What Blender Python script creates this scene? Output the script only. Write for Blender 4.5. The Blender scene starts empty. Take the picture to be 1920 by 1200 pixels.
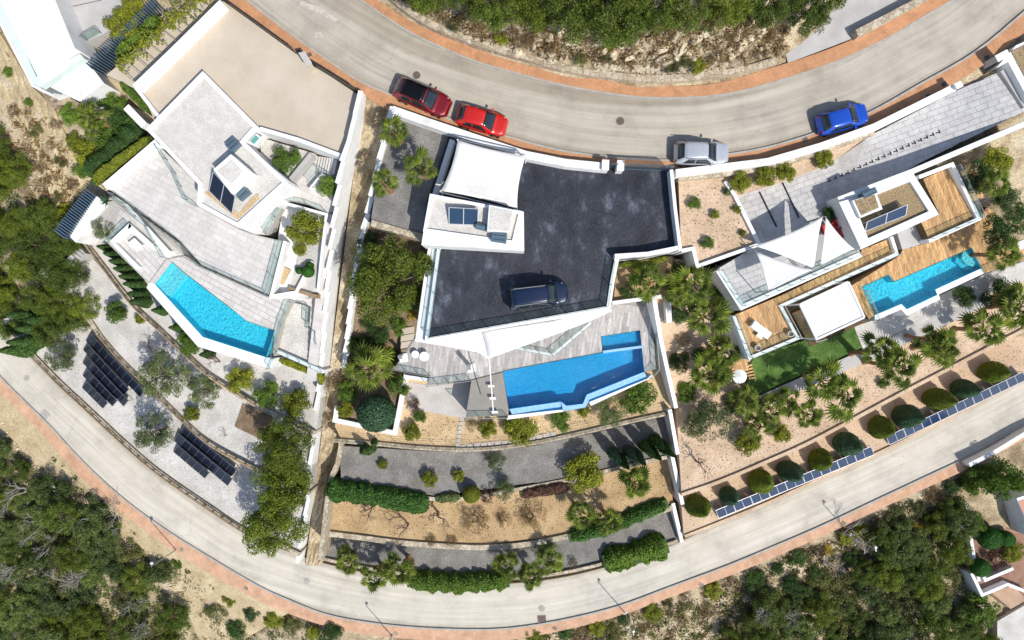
import bpy, bmesh, math, random
import numpy as np
from mathutils import Vector, Matrix
R = math.radians
rng = random.Random(7)
scene = bpy.context.scene
col = scene.collection

# ------------------------------------------------------------------ camera, sky, sun, exposure
CAM_H, F_PX = 54.0, 1280.0          # drone height above the upper road, focal length in pixels of the 1920 px photo
cam_d = bpy.data.cameras.new('camera'); cam = bpy.data.objects.new('camera', cam_d); col.objects.link(cam)
cam.location = (0, 0, CAM_H); cam_d.sensor_width = 36; cam_d.lens = 24; cam_d.clip_start = 1; cam_d.clip_end = 600
scene.camera = cam
SUN_EL = R(51); SUN_XY = Vector((.66, -.75)).normalized()
sun_vec = Vector((SUN_XY.x * math.cos(SUN_EL), SUN_XY.y * math.cos(SUN_EL), math.sin(SUN_EL)))
world = bpy.data.worlds.new('World'); scene.world = world; world.use_nodes = True
wn = world.node_tree.nodes; wl = world.node_tree.links; wn.clear()
wo = wn.new('ShaderNodeOutputWorld'); wb = wn.new('ShaderNodeBackground'); ws = wn.new('ShaderNodeTexSky')
ws.sky_type = 'NISHITA'; ws.sun_disc = False; ws.sun_elevation = SUN_EL; ws.sun_rotation = math.atan2(SUN_XY.x, SUN_XY.y)
ws.air_density = 1.0; ws.dust_density = 1.0
wb.inputs[1].default_value = 0.15
wl.new(ws.outputs[0], wb.inputs[0]); wl.new(wb.outputs[0], wo.inputs[0])
sun_d = bpy.data.lights.new('sun', 'SUN'); sun_d.energy = 4.3; sun_d.angle = R(.5); sun_d.color = (1, .955, .88)
sun = bpy.data.objects.new('sun', sun_d); col.objects.link(sun); sun.location = (0, 0, 80)
sun.rotation_euler = sun_vec.to_track_quat('Z', 'Y').to_euler()
vs = scene.view_settings; vs.view_transform = 'Standard'; vs.look = 'None'; vs.gamma = 1; vs.exposure = 0.16
vs.use_curve_mapping = False

# ------------------------------------------------------------------ helpers
def W(px, py, z):                    # photo pixel + height of the surface it lies on -> point
    s = (CAM_H - z) / F_PX
    return Vector(((px - 960) * s, (600 - py) * s, z))
def tag(o, label=None, cat=None, group=None, kind=None):
    if label: o['label'] = label
    if cat: o['category'] = cat
    if group: o['group'] = group
    if kind: o['kind'] = kind
    return o
def thing(name, label, cat, loc=(0, 0, 0), rz=0, group=None):
    o = bpy.data.objects.new(name, None); col.objects.link(o); o.location = loc; o.rotation_euler = (0, 0, rz)
    o.empty_display_size = .2
    return tag(o, label, cat, group)
def link(name, me, parent=None, loc=(0, 0, 0), rot=(0, 0, 0), scale=(1, 1, 1)):
    o = bpy.data.objects.new(name, me); col.objects.link(o)
    o.parent = parent; o.location = loc; o.rotation_euler = rot; o.scale = scale
    return o
def mesh_from(name, verts, faces, mat, smooth=False):
    me = bpy.data.meshes.new(name); me.from_pydata([tuple(v) for v in verts], [], faces); me.update()
    if mat: me.materials.append(mat)
    if smooth: me.polygons.foreach_set('use_smooth', [True] * len(me.polygons))
    return me
def obj(name, verts, faces, mat, parent=None, smooth=False, kind=None):   # verts in world space
    p = parent
    off = Vector((0, 0, 0))
    while p: off += p.location; p = p.parent
    if not parent:                   # origin at the middle of the base
        xs = [v[0] for v in verts]; ys = [v[1] for v in verts]; zs = [v[2] for v in verts]
        off = Vector(((min(xs) + max(xs)) / 2, (min(ys) + max(ys)) / 2, min(zs)))
    me = mesh_from(name, [Vector(v) - off for v in verts], faces, mat, smooth)
    o = link(name, me, parent, (0, 0, 0) if parent else off)
    if kind: o['kind'] = kind
    return o
def area2(p): return sum(a[0] * b[1] - b[0] * a[1] for a, b in zip(p, p[1:] + p[:1]))
def prism_geo(top, zbot):            # top: world points; flat or sloped top; vertical sides
    top = [Vector(v) for v in top]
    if area2(top) < 0: top.reverse()
    n = len(top)
    zb = [zbot] * n if not callable(zbot) else [zbot(v) for v in top]
    bm = bmesh.new()
    tv = [bm.verts.new(v) for v in top]; bv = [bm.verts.new((v.x, v.y, z)) for v, z in zip(top, zb)]
    f = bm.faces.new(tv); g = bm.faces.new(list(reversed(bv)))
    for i in range(n):
        j = (i + 1) % n; bm.faces.new((tv[i], bv[i], bv[j], tv[j]))
    f.normal_update(); g.normal_update(); bmesh.ops.triangulate(bm, faces=[f, g])
    bm.verts.index_update()
    vs_ = [v.co.copy() for v in bm.verts]; fs = [[v.index for v in f.verts] for f in bm.faces]
    bm.free()
    return vs_, fs
def PX(pts, z): return [W(p[0], p[1], p[2] if len(p) > 2 else z) for p in pts]
def prism(name, pts, z, zbot, mat, parent=None, kind=None):
    v, f = prism_geo(PX(pts, z), zbot)
    return obj(name, v, f, mat, parent, kind=kind)
def offs(pts, closed):               # mitred unit normals (left side) of a polyline
    n = len(pts); out = []
    for i in range(n):
        a = pts[i - 1] if (i > 0 or closed) else None
        c = pts[(i + 1) % n] if (i < n - 1 or closed) else None
        b = pts[i]
        def nrm(p, q):
            d = Vector((q[0] - p[0], q[1] - p[1]));
            if d.length < 1e-6: return Vector((0, 0))
            d.normalize(); return Vector((-d.y, d.x))
        n1 = nrm(a, b) if a is not None else None; n2 = nrm(b, c) if c is not None else None
        if n1 is None: m = n2
        elif n2 is None: m = n1
        else:
            m = n1 + n2
            if m.length < .2: m = n2.copy()
            else: m.normalize(); m /= max(.45, m.dot(n2))
        out.append(m)
    return out
def wall_geo(pts, width, zbot, closed=False, shift=0.0):   # pts: world points along the top's centre line
    N = offs(pts, closed); n = len(pts); V = []
    for p, m in zip(pts, N):
        zb = zbot(p) if callable(zbot) else zbot
        l = Vector((p[0], p[1])) + m * (width / 2 + shift); r = Vector((p[0], p[1])) - m * (width / 2 - shift)
        V += [(l.x, l.y, p[2]), (r.x, r.y, p[2]), (r.x, r.y, zb), (l.x, l.y, zb)]
    F = []
    for i in range(n if closed else n - 1):
        a = 4 * i; b = 4 * ((i + 1) % n)
        for k in range(4):
            k2 = (k + 1) % 4; F.append((a + k, b + k, b + k2, a + k2)[::-1])
    if not closed:
        F.append((0, 1, 2, 3)); e = 4 * (n - 1); F.append((e + 3, e + 2, e + 1, e))
    return V, F
def wall(name, pts, z, width, zbot, mat, parent=None, closed=False, shift=0., kind=None):
    V, F = wall_geo(PX(pts, z), width, zbot, closed, shift)
    return obj(name, V, F, mat, parent, kind=kind)
def catmull(pts, step=10):
    pts = [Vector(p) for p in pts]; out = []
    P = [pts[0] * 2 - pts[1]] + pts + [pts[-1] * 2 - pts[-2]]
    for i in range(1, len(P) - 2):
        p0, p1, p2, p3 = P[i - 1:i + 3]
        k = max(2, int((p2 - p1).length / step))
        for j in range(k):
            t = j / k
            out.append(.5 * ((2 * p1) + (p2 - p0) * t + (2 * p0 - 5 * p1 + 4 * p2 - p3) * t * t + (3 * p1 - p0 - 3 * p2 + p3) * t ** 3))
    out.append(pts[-1].copy())
    return out
def resample(pts, n):
    pts = [Vector(p) for p in pts]; d = [0]
    for a, b in zip(pts, pts[1:]): d.append(d[-1] + (b - a).length)
    out = []; k = 0
    for i in range(n):
        t = d[-1] * i / (n - 1)
        while k < len(d) - 2 and d[k + 1] < t: k += 1
        s = (t - d[k]) / max(1e-9, d[k + 1] - d[k]); out.append(pts[k].lerp(pts[k + 1], s))
    return out
def ribbon(name, A, B, mat, cols=4, rows=None, thick=0.25, parent=None, kind='structure', jit=0):   # between two world polylines, with UV in metres
    rows = rows or max(len(A), len(B)); A = resample(A, rows); B = resample(B, rows)
    V = []; UV = []; acc = 0
    for i in range(rows):
        if i: acc += ((A[i] + B[i]) / 2 - (A[i - 1] + B[i - 1]) / 2).length
        w = (B[i] - A[i]).length
        for c in range(cols + 1):
            t = c / cols; p = A[i].lerp(B[i], t)
            if jit and 0 < c < cols: p = p + Vector((0, 0, rng.uniform(-jit, jit)))
            V.append(p); UV.append((t * w, acc))
    F = []
    n = cols + 1
    for i in range(rows - 1):
        for c in range(cols): F.append((i * n + c, i * n + c + 1, (i + 1) * n + c + 1, (i + 1) * n + c))
    a = V[F[0][0]]; nz = (V[F[0][1]] - a).cross(V[F[0][3]] - a).z
    if nz < 0: F = [f[::-1] for f in F]
    base = len(V)                     # side skirts
    if thick:
        for i in range(rows):
            for c in (0, cols): V.append(V[i * n + c] - Vector((0, 0, thick))); UV.append(UV[i * n + c])
        for i in range(rows - 1):
            F.append((i * n, (i + 1) * n, base + 2 * (i + 1), base + 2 * i)); F.append((i * n + cols, base + 2 * i + 1, base + 2 * (i + 1) + 1, (i + 1) * n + cols))
    o = obj(name, V, F, mat, parent, kind=kind)
    uv = o.data.uv_layers.new(name='uv')
    for lp in o.data.loops: uv.data[lp.index].uv = UV[lp.vertex_index]
    return o
_ub = {}
def unit_box(mat):
    if mat.name not in _ub:
        v = [(x, y, z) for x in (-.5, .5) for y in (-.5, .5) for z in (-.5, .5)]
        f = [(0, 1, 3, 2), (4, 6, 7, 5), (0, 4, 5, 1), (2, 3, 7, 6), (0, 2, 6, 4), (1, 5, 7, 3)]
        _ub[mat.name] = mesh_from('box_' + mat.name, v, f, mat)
    return _ub[mat.name]
_uc = {}
def unit_cyl(mat, n=12, taper=1.0):
    k = (mat.name, n, taper)
    if k not in _uc:
        v = []; f = []
        for z, r in ((0, .5), (1, .5 * taper)):
            v += [(r * math.cos(2 * math.pi * i / n), r * math.sin(2 * math.pi * i / n), z) for i in range(n)]
        for i in range(n): f.append((i, (i + 1) % n, n + (i + 1) % n, n + i))
        f += [tuple(range(n))[::-1], tuple(range(n, 2 * n))]
        _uc[k] = mesh_from('cyl_' + mat.name, v, f, mat)
    return _uc[k]
def gloc(parent):
    off = Vector((0, 0, 0)); p = parent
    while p: off += p.location; p = p.parent
    return off
def box(name, c, dims, mat, parent=None, rz=0, rot=None):    # c: world centre
    return link(name, unit_box(mat), parent, Vector(c) - gloc(parent), rot or (0, 0, rz), dims)
def bar(name, a, b, w, h, mat, parent=None):                 # rectangular bar between two world points
    a = Vector(a); b = Vector(b); d = b - a
    q = d.to_track_quat('X', 'Z').to_euler()
    return link(name, unit_box(mat), parent, (a + b) / 2 - gloc(parent), q, (d.length, w, h))
def rod(name, a, b, r, mat, parent=None, n=8, taper=1.0):
    a = Vector(a); b = Vector(b); d = b - a
    return link(name, unit_cyl(mat, n, taper), parent, a - gloc(parent), d.to_track_quat('Z', 'Y').to_euler(), (2 * r, 2 * r, d.length))
def clip_poly(subj, clip):           # Sutherland-Hodgman, clip convex and counter-clockwise
    out = subj
    for i in range(len(clip)):
        a = clip[i]; b = clip[(i + 1) % len(clip)]; inp = out; out = []
        if not inp: return []
        def side(p): return (b[0] - a[0]) * (p[1] - a[1]) - (b[1] - a[1]) * (p[0] - a[0])
        for j in range(len(inp)):
            p = inp[j - 1]; q = inp[j]; sp = side(p); sq = side(q)
            if (sp >= 0) != (sq >= 0):
                t = sp / (sp - sq); out.append((p[0] + (q[0] - p[0]) * t, p[1] + (q[1] - p[1]) * t))
            if sq >= 0: out.append(q)
    return out
def lay(parent, piece, pts, z, ang, w, l, gap, mat, stagger=.5, thick=.02, zf=None, rnd=0., most=300):
    """tiles or planks laid on a floor: rectangles w x l (l along ang), clipped to the outline, each its own child"""
    poly = [(v.x, v.y) for v in PX(pts, z)]
    if area2(poly) < 0: poly.reverse()
    ca, sa = math.cos(ang), math.sin(ang)
    loc = [(x * ca + y * sa, -x * sa + y * ca) for x, y in poly]
    x0 = min(p[0] for p in loc); x1 = max(p[0] for p in loc); y0 = min(p[1] for p in loc); y1 = max(p[1] for p in loc)
    share = {}; off = gloc(parent); cnt = 0; r2 = random.Random(len(pts) * 31 + int(x0 * 7))
    j = 0; y = y0
    pieces = []
    while y < y1:
        x = x0 - (stagger * l * (j % 2) if not rnd else r2.uniform(0, l))
        while x < x1:
            g = gap / 2
            c = [(x + g, y + g), (x + l - g, y + g), (x + l - g, y + w - g), (x + g, y + w - g)]
            p = clip_poly(loc, c)
            if len(p) > 2:
                q = [p[0]]
                for s in p[1:]:
                    if abs(s[0] - q[-1][0]) + abs(s[1] - q[-1][1]) > 1e-4: q.append(s)
                ar = abs(area2(q)) / 2
                if len(q) > 2 and ar > .02: pieces.append((ar, q, c))
            x += l
        y += w; j += 1
    for ar, q, c in pieces:
        cx = (c[0][0] + c[2][0]) / 2; cy = (c[0][1] + c[2][1]) / 2
        wx, wy = cx * ca - cy * sa, cx * sa + cy * ca
        full = len(q) == 4 and abs(ar - (w - gap) * (l - gap)) < 1e-3
        zz = zf(wx, wy) if zf else z
        if full and not zf and 'f' in share: me = share['f']
        else:
            top = []
            for u, v in q:
                ux, uy = u - cx, v - cy
                X, Y = ux * ca - uy * sa, ux * sa + uy * ca
                top.append(Vector((X, Y, (zf(wx + X, wy + Y) - zz) if zf else 0)))
            vv, ff = prism_geo(top, (lambda t: t.z - thick))
            me = mesh_from(piece, vv, ff, mat)
            if full and not zf: share['f'] = me
        link(piece, me, parent, Vector((wx, wy, zz + r2.uniform(-.002, .002))) - off); cnt += 1
    return cnt

# ------------------------------------------------------------------ materials
MATS = {}
def new_mat(name):
    m = bpy.data.materials.new(name); m.use_nodes = True; nt = m.node_tree; nt.nodes.clear()
    out = nt.nodes.new('ShaderNodeOutputMaterial'); b = nt.nodes.new('ShaderNodeBsdfPrincipled')
    nt.links.new(b.outputs[0], out.inputs[0]); MATS[name] = m
    return m, nt, b, out
def nd(nt, t, **kw):
    n = nt.nodes.new(t)
    for k, v in kw.items():
        if k in n.inputs: n.inputs[k].default_value = v
        else: setattr(n, k, v)
    return n
def ramp(nt, fac, stops):
    r = nt.nodes.new('ShaderNodeValToRGB'); e = r.color_ramp.elements
    while len(e) > 1: e.remove(e[-1])
    e[0].position = stops[0][0]; e[0].color = (*stops[0][1], 1)
    for p, c in stops[1:]:
        x = e.new(p); x.color = (*c, 1)
    nt.links.new(fac, r.inputs[0]); return r.outputs[0]
def mixc(nt, fac, a, b, mode='MIX'):
    m = nt.nodes.new('ShaderNodeMix'); m.data_type = 'RGBA'; m.blend_type = mode; m.clamp_factor = True
    for s, v in ((0, fac), (6, a), (7, b)):
        if isinstance(v, (int, float)): m.inputs[s].default_value = v
        elif isinstance(v, tuple): m.inputs[s].default_value = (*v, 1)
        else: nt.links.new(v, m.inputs[s])
    return m.outputs[2]
def coords(nt, kind='pos', scale=(1, 1, 1), rz=0):
    if kind == 'pos': s = nt.nodes.new('ShaderNodeNewGeometry').outputs['Position']
    elif kind == 'uv': s = nt.nodes.new('ShaderNodeUVMap').outputs[0]
    else: s = nt.nodes.new('ShaderNodeTexCoord').outputs['Object']
    mp = nt.nodes.new('ShaderNodeMapping'); mp.inputs['Scale'].default_value = scale; mp.inputs['Rotation'].default_value = (0, 0, rz)
    nt.links.new(s, mp.inputs[0]); return mp.outputs[0]
def noise(nt, vec, scale, detail=5, rough=.6):
    n = nd(nt, 'ShaderNodeTexNoise', Scale=scale, Detail=detail, Roughness=rough); nt.links.new(vec, n.inputs['Vector']); return n.outputs['Fac']
def bump(nt, b, h, strength, dist=.05):
    n = nd(nt, 'ShaderNodeBump', Strength=strength, Distance=dist); nt.links.new(h, n.inputs['Height']); nt.links.new(n.outputs[0], b.inputs['Normal'])
def surf(name, c1, c2, scale=1.0, fine=12, fine_amt=.25, rough=.8, bmp=.3, rnd=0., c3=None, spec=.3, metal=0, kind='pos', sc=(1, 1, 1), rz=0, lo=.35, hi=.65):
    m, nt, b, out = new_mat(name)
    v = coords(nt, kind, sc, rz)
    big = noise(nt, v, scale); f = noise(nt, v, fine, 3, .7)
    stops = [(lo, c1), (hi, c2)] + ([(min(.95, hi + .14), c3)] if c3 else [])
    c = ramp(nt, big, stops)
    g = ramp(nt, f, [(.3, (1 - fine_amt,) * 3), (.7, (1 + fine_amt * .6,) * 3)])
    c = mixc(nt, 1.0, c, g, 'MULTIPLY')
    if rnd:
        oi = nt.nodes.new('ShaderNodeObjectInfo'); r = ramp(nt, oi.outputs['Random'], [(0, (1 - rnd,) * 3), (1, (1 + rnd * .6,) * 3)])
        c = mixc(nt, 1.0, c, r, 'MULTIPLY')
    nt.links.new(c, b.inputs['Base Color']); b.inputs['Roughness'].default_value = rough
    b.inputs['Specular IOR Level'].default_value = spec; b.inputs['Metallic'].default_value = metal
    if bmp: bump(nt, b, f, bmp)
    return m
def leafmat(name, c1, c2, rnd=.25, fine=2.2, transl=.33):
    m, nt, b, out = new_mat(name)
    v = coords(nt, 'pos'); n = noise(nt, v, fine, 4, .7)
    c = ramp(nt, n, [(.3, c1), (.7, c2)])
    ri = nt.nodes.new('ShaderNodeNewGeometry').outputs['Random Per Island']
    c = mixc(nt, 1.0, c, ramp(nt, ri, [(0, (.62,) * 3), (1, (1.35, 1.3, 1.1))]), 'MULTIPLY')
    oi = nt.nodes.new('ShaderNodeObjectInfo'); c = mixc(nt, 1.0, c, ramp(nt, oi.outputs['Random'], [(0, (1 - rnd,) * 3), (1, (1 + rnd, 1 + rnd * .7, 1))]), 'MULTIPLY')
    nt.links.new(c, b.inputs['Base Color']); b.inputs['Roughness'].default_value = .6; b.inputs['Specular IOR Level'].default_value = .25
    t = nt.nodes.new('ShaderNodeBsdfTranslucent'); nt.links.new(c, t.inputs[0])
    mx = nt.nodes.new('ShaderNodeMixShader'); mx.inputs[0].default_value = transl
    nt.links.new(b.outputs[0], mx.inputs[1]); nt.links.new(t.outputs[0], mx.inputs[2]); nt.links.new(mx.outputs[0], out.inputs[0])
    return m
def plain(name, c, rough=.5, metal=0, spec=.5, coat=0, alpha=None):
    m, nt, b, out = new_mat(name)
    v = coords(nt, 'obj'); n = noise(nt, v, 6, 3)
    cc = ramp(nt, n, [(.3, tuple(x * .93 for x in c)), (.7, tuple(min(1, x * 1.05) for x in c))])
    nt.links.new(cc, b.inputs['Base Color'])
    b.inputs['Roughness'].default_value = rough; b.inputs['Metallic'].default_value = metal; b.inputs['Specular IOR Level'].default_value = spec
    b.inputs['Coat Weight'].default_value = coat; b.inputs['Coat Roughness'].default_value = .05
    return m
def glassmat(name, tint, refl=.25, rough=.02):
    m, nt, b, out = new_mat(name); nt.nodes.remove(b)
    t = nt.nodes.new('ShaderNodeBsdfTransparent'); t.inputs[0].default_value = (*tint, 1)
    g = nt.nodes.new('ShaderNodeBsdfGlossy'); g.inputs['Roughness'].default_value = rough; g.inputs[0].default_value = (.9, .97, .95, 1)
    mx = nt.nodes.new('ShaderNodeMixShader'); mx.inputs[0].default_value = refl
    nt.links.new(t.outputs[0], mx.inputs[1]); nt.links.new(g.outputs[0], mx.inputs[2]); nt.links.new(mx.outputs[0], out.inputs[0])
    return m
def watermat(name, tint):
    m, nt, b, out = new_mat(name); nt.nodes.remove(b)
    t = nt.nodes.new('ShaderNodeBsdfTransparent'); t.inputs[0].default_value = (*tint, 1)
    g = nt.nodes.new('ShaderNodeBsdfGlossy'); g.inputs['Roughness'].default_value = .03
    v = coords(nt, 'pos'); n1 = noise(nt, v, 4.5, 3, .6)
    bp = nd(nt, 'ShaderNodeBump', Strength=.9, Distance=.12); nt.links.new(n1, bp.inputs['Height'])
    fr = nd(nt, 'ShaderNodeFresnel', IOR=1.33); nt.links.new(bp.outputs[0], fr.inputs['Normal']); nt.links.new(bp.outputs[0], g.inputs['Normal'])
    mx = nt.nodes.new('ShaderNodeMixShader'); nt.links.new(fr.outputs[0], mx.inputs[0])
    nt.links.new(t.outputs[0], mx.inputs[1]); nt.links.new(g.outputs[0], mx.inputs[2]); nt.links.new(mx.outputs[0], out.inputs[0])
    return m
def mosaic_ripple_light(name, c1, c2, scale=14):
    m, nt, b, out = new_mat(name)
    v = coords(nt, 'pos'); vo = nd(nt, 'ShaderNodeTexVoronoi', Scale=scale); nt.links.new(v, vo.inputs['Vector'])
    c = mixc(nt, vo.outputs['Color'], c1, c2)
    n = noise(nt, v, 5.0, 4, .7); c = mixc(nt, 1.0, c, ramp(nt, n, [(.32, (.74, .86, .90)), (.55, (1.0, 1.0, 1.0)), (.72, (1.7, 1.2, 1.10))]), 'MULTIPLY')  # ripple light and sparkle painted into the tile colour
    nt.links.new(c, b.inputs['Base Color']); b.inputs['Roughness'].default_value = .35
    return m
def roadmat(name, c1, c2, c3):
    m, nt, b, out = new_mat(name)
    u = coords(nt, 'uv', (1.6, .05, 1)); p = coords(nt, 'pos')
    st = noise(nt, u, 1.3, 4, .6); blotch = noise(nt, p, .35, 6, .65); fine = noise(nt, p, 18, 3, .8)
    c = ramp(nt, st, [(.3, c1), (.55, c2), (.75, c3)])
    c = mixc(nt, 1.0, c, ramp(nt, blotch, [(.28, (.74,) * 3), (.5, (.98,) * 3), (.75, (1.1,) * 3)]), 'MULTIPLY')
    c = mixc(nt, 1.0, c, ramp(nt, fine, [(.3, (.86,) * 3), (.7, (1.08,) * 3)]), 'MULTIPLY')
    vo = nd(nt, 'ShaderNodeTexVoronoi', Scale=.28, feature='DISTANCE_TO_EDGE'); w = nd(nt, 'ShaderNodeTexNoise', Scale=1.2, Detail=6)
    nt.links.new(p, w.inputs['Vector']); ad = nt.nodes.new('ShaderNodeVectorMath'); ad.operation = 'MULTIPLY_ADD'; ad.inputs[1].default_value = (1.4,) * 3
    nt.links.new(w.outputs['Color'], ad.inputs[0]); nt.links.new(p, ad.inputs[2]); nt.links.new(ad.outputs[0], vo.inputs['Vector'])
    msk = noise(nt, p, .12, 2)
    ck = ramp(nt, vo.outputs['Distance'], [(.0, (.6,) * 3), (.006, (1, 1, 1))])
    ck = mixc(nt, ramp(nt, msk, [(.54, (0,) * 3), (.62, (1,) * 3)]), (1., 1., 1.), ck)
    c = mixc(nt, 1.0, c, ck, 'MULTIPLY')
    sx = nt.nodes.new('ShaderNodeSeparateXYZ'); nt.links.new(coords(nt, 'uv'), sx.inputs[0])
    def mth(op, x, y):
        n = nt.nodes.new('ShaderNodeMath'); n.operation = op
        for i, v in enumerate((x, y)):
            if isinstance(v, (int, float)): n.inputs[i].default_value = v
            else: nt.links.new(v, n.inputs[i])
        return n.outputs[0]
    e = mth('ADD', mth('ABSOLUTE', mth('SUBTRACT', sx.outputs[0], 2.4), 0), mth('MULTIPLY', noise(nt, p, .9, 5, .7), .7))
    c = mixc(nt, 1.0, c, ramp(nt, mth('MULTIPLY', e, .25), [(.56, (1, 1, 1)), (.64, (.80, .785, .76))]), 'MULTIPLY')
    nt.links.new(c, b.inputs['Base Color']); b.inputs['Roughness'].default_value = .85; b.inputs['Specular IOR Level'].default_value = .2
    bump(nt, b, fine, .25, .02); return m
def brickmat(name, c1, c2, mortar, sx=.2, sy=.1):
    m, nt, b, out = new_mat(name)
    u = coords(nt, 'uv'); p = coords(nt, 'pos')
    br = nd(nt, 'ShaderNodeTexBrick', Scale=1.0); br.inputs['Brick Width'].default_value = sx; br.inputs['Row Height'].default_value = sy; br.inputs['Mortar Size'].default_value = .008
    br.inputs['Color1'].default_value = (*c1, 1); br.inputs['Color2'].default_value = (*c2, 1); br.inputs['Mortar'].default_value = (*mortar, 1)
    nt.links.new(u, br.inputs['Vector'])
    c = mixc(nt, 1.0, br.outputs['Color'], ramp(nt, noise(nt, p, .8, 6, .7), [(.3, (.72,) * 3), (.7, (1.12,) * 3)]), 'MULTIPLY')
    nt.links.new(c, b.inputs['Base Color']); b.inputs['Roughness'].default_value = .9; return m
def stonemat(name, c1, c2, c3, scale=2.2):
    m, nt, b, out = new_mat(name)
    p = coords(nt, 'pos'); vo = nd(nt, 'ShaderNodeTexVoronoi', Scale=scale); nt.links.new(p, vo.inputs['Vector'])
    ve = nd(nt, 'ShaderNodeTexVoronoi', Scale=scale, feature='DISTANCE_TO_EDGE'); nt.links.new(p, ve.inputs['Vector'])
    sep = nt.nodes.new('ShaderNodeSeparateColor'); nt.links.new(vo.outputs['Color'], sep.inputs[0])
    c = ramp(nt, sep.outputs[0], [(0, c1), (.5, c2), (1, c3)])
    e = ramp(nt, ve.outputs['Distance'], [(0, (.5,) * 3), (.08, (1,) * 3)])
    c = mixc(nt, 1.0, c, e, 'MULTIPLY'); c = mixc(nt, 1.0, c, ramp(nt, noise(nt, p, 9, 4), [(.3, (.8,) * 3), (.7, (1.1,) * 3)]), 'MULTIPLY')
    nt.links.new(c, b.inputs['Base Color']); b.inputs['Roughness'].default_value = .9; bump(nt, b, ve.outputs['Distance'], .5, .06); return m
def whitemat(name, c=.8):
    m, nt, b, out = new_mat(name)
    p = coords(nt, 'pos'); n = noise(nt, p, .7, 6, .65); f = noise(nt, p, 30, 2)
    col_ = ramp(nt, n, [(.30, (c * .74, c * .73, c * .70)), (.44, (c * .95, c * .95, c * .93)), (.6, (c, c, c * .985)), (.8, (c * 1.03,) * 3)])
    nt.links.new(col_, b.inputs['Base Color']); b.inputs['Roughness'].default_value = .75; bump(nt, b, f, .12, .01); return m

M_white = whitemat('white_render', .72)
M_white2 = whitemat('white_coping', .76)
M_road = roadmat('road_concrete', (.36, .325, .27), (.44, .40, .335), (.50, .46, .39))
M_lroad = roadmat('lower_road_concrete', (.46, .425, .355), (.55, .51, .435), (.62, .58, .50))
M_walk = brickmat('terracotta_paving', (.47, .225, .105), (.56, .285, .14), (.34, .20, .12))
M_walk2 = brickmat('pale_terracotta_paving', (.53, .31, .19), (.60, .37, .235), (.44, .29, .19), .4, .4)
M_kerb = surf('kerb_stone', (.33, .31, .28), (.42, .40, .36), 1.5, 14)
M_ground = surf('dry_ground', (.24, .18, .105), (.46, .375, .245), .45, 6, .45, .95, .8, c3=(.52, .45, .33), lo=.38, hi=.56)
M_verge = surf('sandy_verge', (.40, .31, .18), (.55, .45, .28), .6, 7, .35, .95, .6)
M_rock = surf('limestone', (.42, .335, .22), (.64, .55, .41), 1.1, 7, .4, .9, .7, rnd=.3)
M_stone = stonemat('stone_wall', (.34, .275, .19), (.46, .385, .28), (.54, .47, .36))
M_bstone = stonemat('brown_stone', (.22, .165, .11), (.31, .24, .165), (.40, .32, .22))
M_drive = surf('beige_concrete', (.455, .39, .305), (.525, .455, .365), .35, 7, .05, .85, .15)
M_dark = surf('stamped_dark_concrete', (.009, .011, .017), (.030, .034, .047), .55, 5, .5, .5, .5, c3=(.12, .13, .165), spec=.45, lo=.34, hi=.56, sc=(1.25, .85, 1), rz=R(55))
M_gravelw = surf('white_gravel', (.45, .43, .395), (.60, .58, .545), .5, 9, .3, .9, .6)
M_roofgr = surf('pale_roof_gravel', (.52, .495, .45), (.62, .595, .55), 1.2, 12, .3, .9, .5)
M_pebble = surf('brown_roof_pebbles', (.20, .135, .065), (.42, .325, .19), 9, 22, .45, .9, .7)
M_gravelg = surf('grey_gravel', (.165, .155, .142), (.25, .24, .222), .6, 9, .4, .95, .6)
M_gravelt = surf('tan_gravel', (.47, .335, .185), (.60, .445, .265), .5, 9, .35, .95, .5)
M_gravelo = surf('orange_gravel', (.37, .25, .125), (.52, .37, .205), .5, 9, .4, .95, .5)
M_sand = surf('pink_sand_gravel', (.48, .345, .23), (.63, .475, .335), .45, 8, .32, .95, .5)
M_tile = surf('travertine_tile', (.52, .49, .46), (.585, .56, .53), 1.0, 9, .08, .65, .1, rnd=.08)
M_grout = surf('tile_grout', (.40, .375, .345), (.43, .405, .375), 1, 10)
M_ptile = surf('grey_wood_tile', (.34, .315, .30), (.50, .475, .455), .9, 5, .2, .6, .1, rnd=.22, kind='pos', sc=(5, .8, 1), rz=R(-9))
M_pgrout = surf('grey_grout', (.28, .265, .25), (.33, .315, .30), 1, 10)
M_paver = surf('grey_paver', (.41, .405, .40), (.51, .505, .50), 1.4, 10, .14, .85, .2, rnd=.04)
M_pavgr = surf('paver_joint', (.36, .355, .345), (.41, .405, .395), 1.4, 10)
M_patio = surf('light_patio_concrete', (.42, .39, .36), (.50, .47, .44), .8, 8, .12, .8, .1)
M_rubber = surf('grey_deck_matting', (.24, .225, .20), (.28, .262, .235), 1, 12, .12, .9, .2)
M_plank = surf('teak_plank', (.40, .215, .085), (.62, .40, .19), 1.0, 4, .25, .6, .15, rnd=.28, kind='pos', sc=(6, 1, 1), rz=R(20))
M_plankb = surf('plank_gap', (.10, .06, .03), (.14, .09, .045), 1, 10)
M_greyslab = surf('smooth_grey_concrete', (.38, .365, .35), (.46, .445, .43), .6, 10, .1, .8, .1)
M_bluewall = surf('blue_grey_louvre', (.05, .085, .125), (.075, .12, .165), 1, 10, .15, .5, 0)
M_black = plain('dark_metal', (.025, .028, .032), .45, .6)
M_grey = plain('galvanised_metal', (.33, .34, .35), .45, .7)
M_wood = surf('weathered_timber', (.22, .15, .08), (.34, .245, .14), 3, 12, .25)
M_lawn = surf('artificial_turf', (.045, .105, .018), (.11, .19, .04), .9, 8, .5, .9, .8)
M_soil = surf('garden_soil', (.15, .10, .06), (.26, .19, .12), 1.2, 9, .35, .95, .6)
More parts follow.
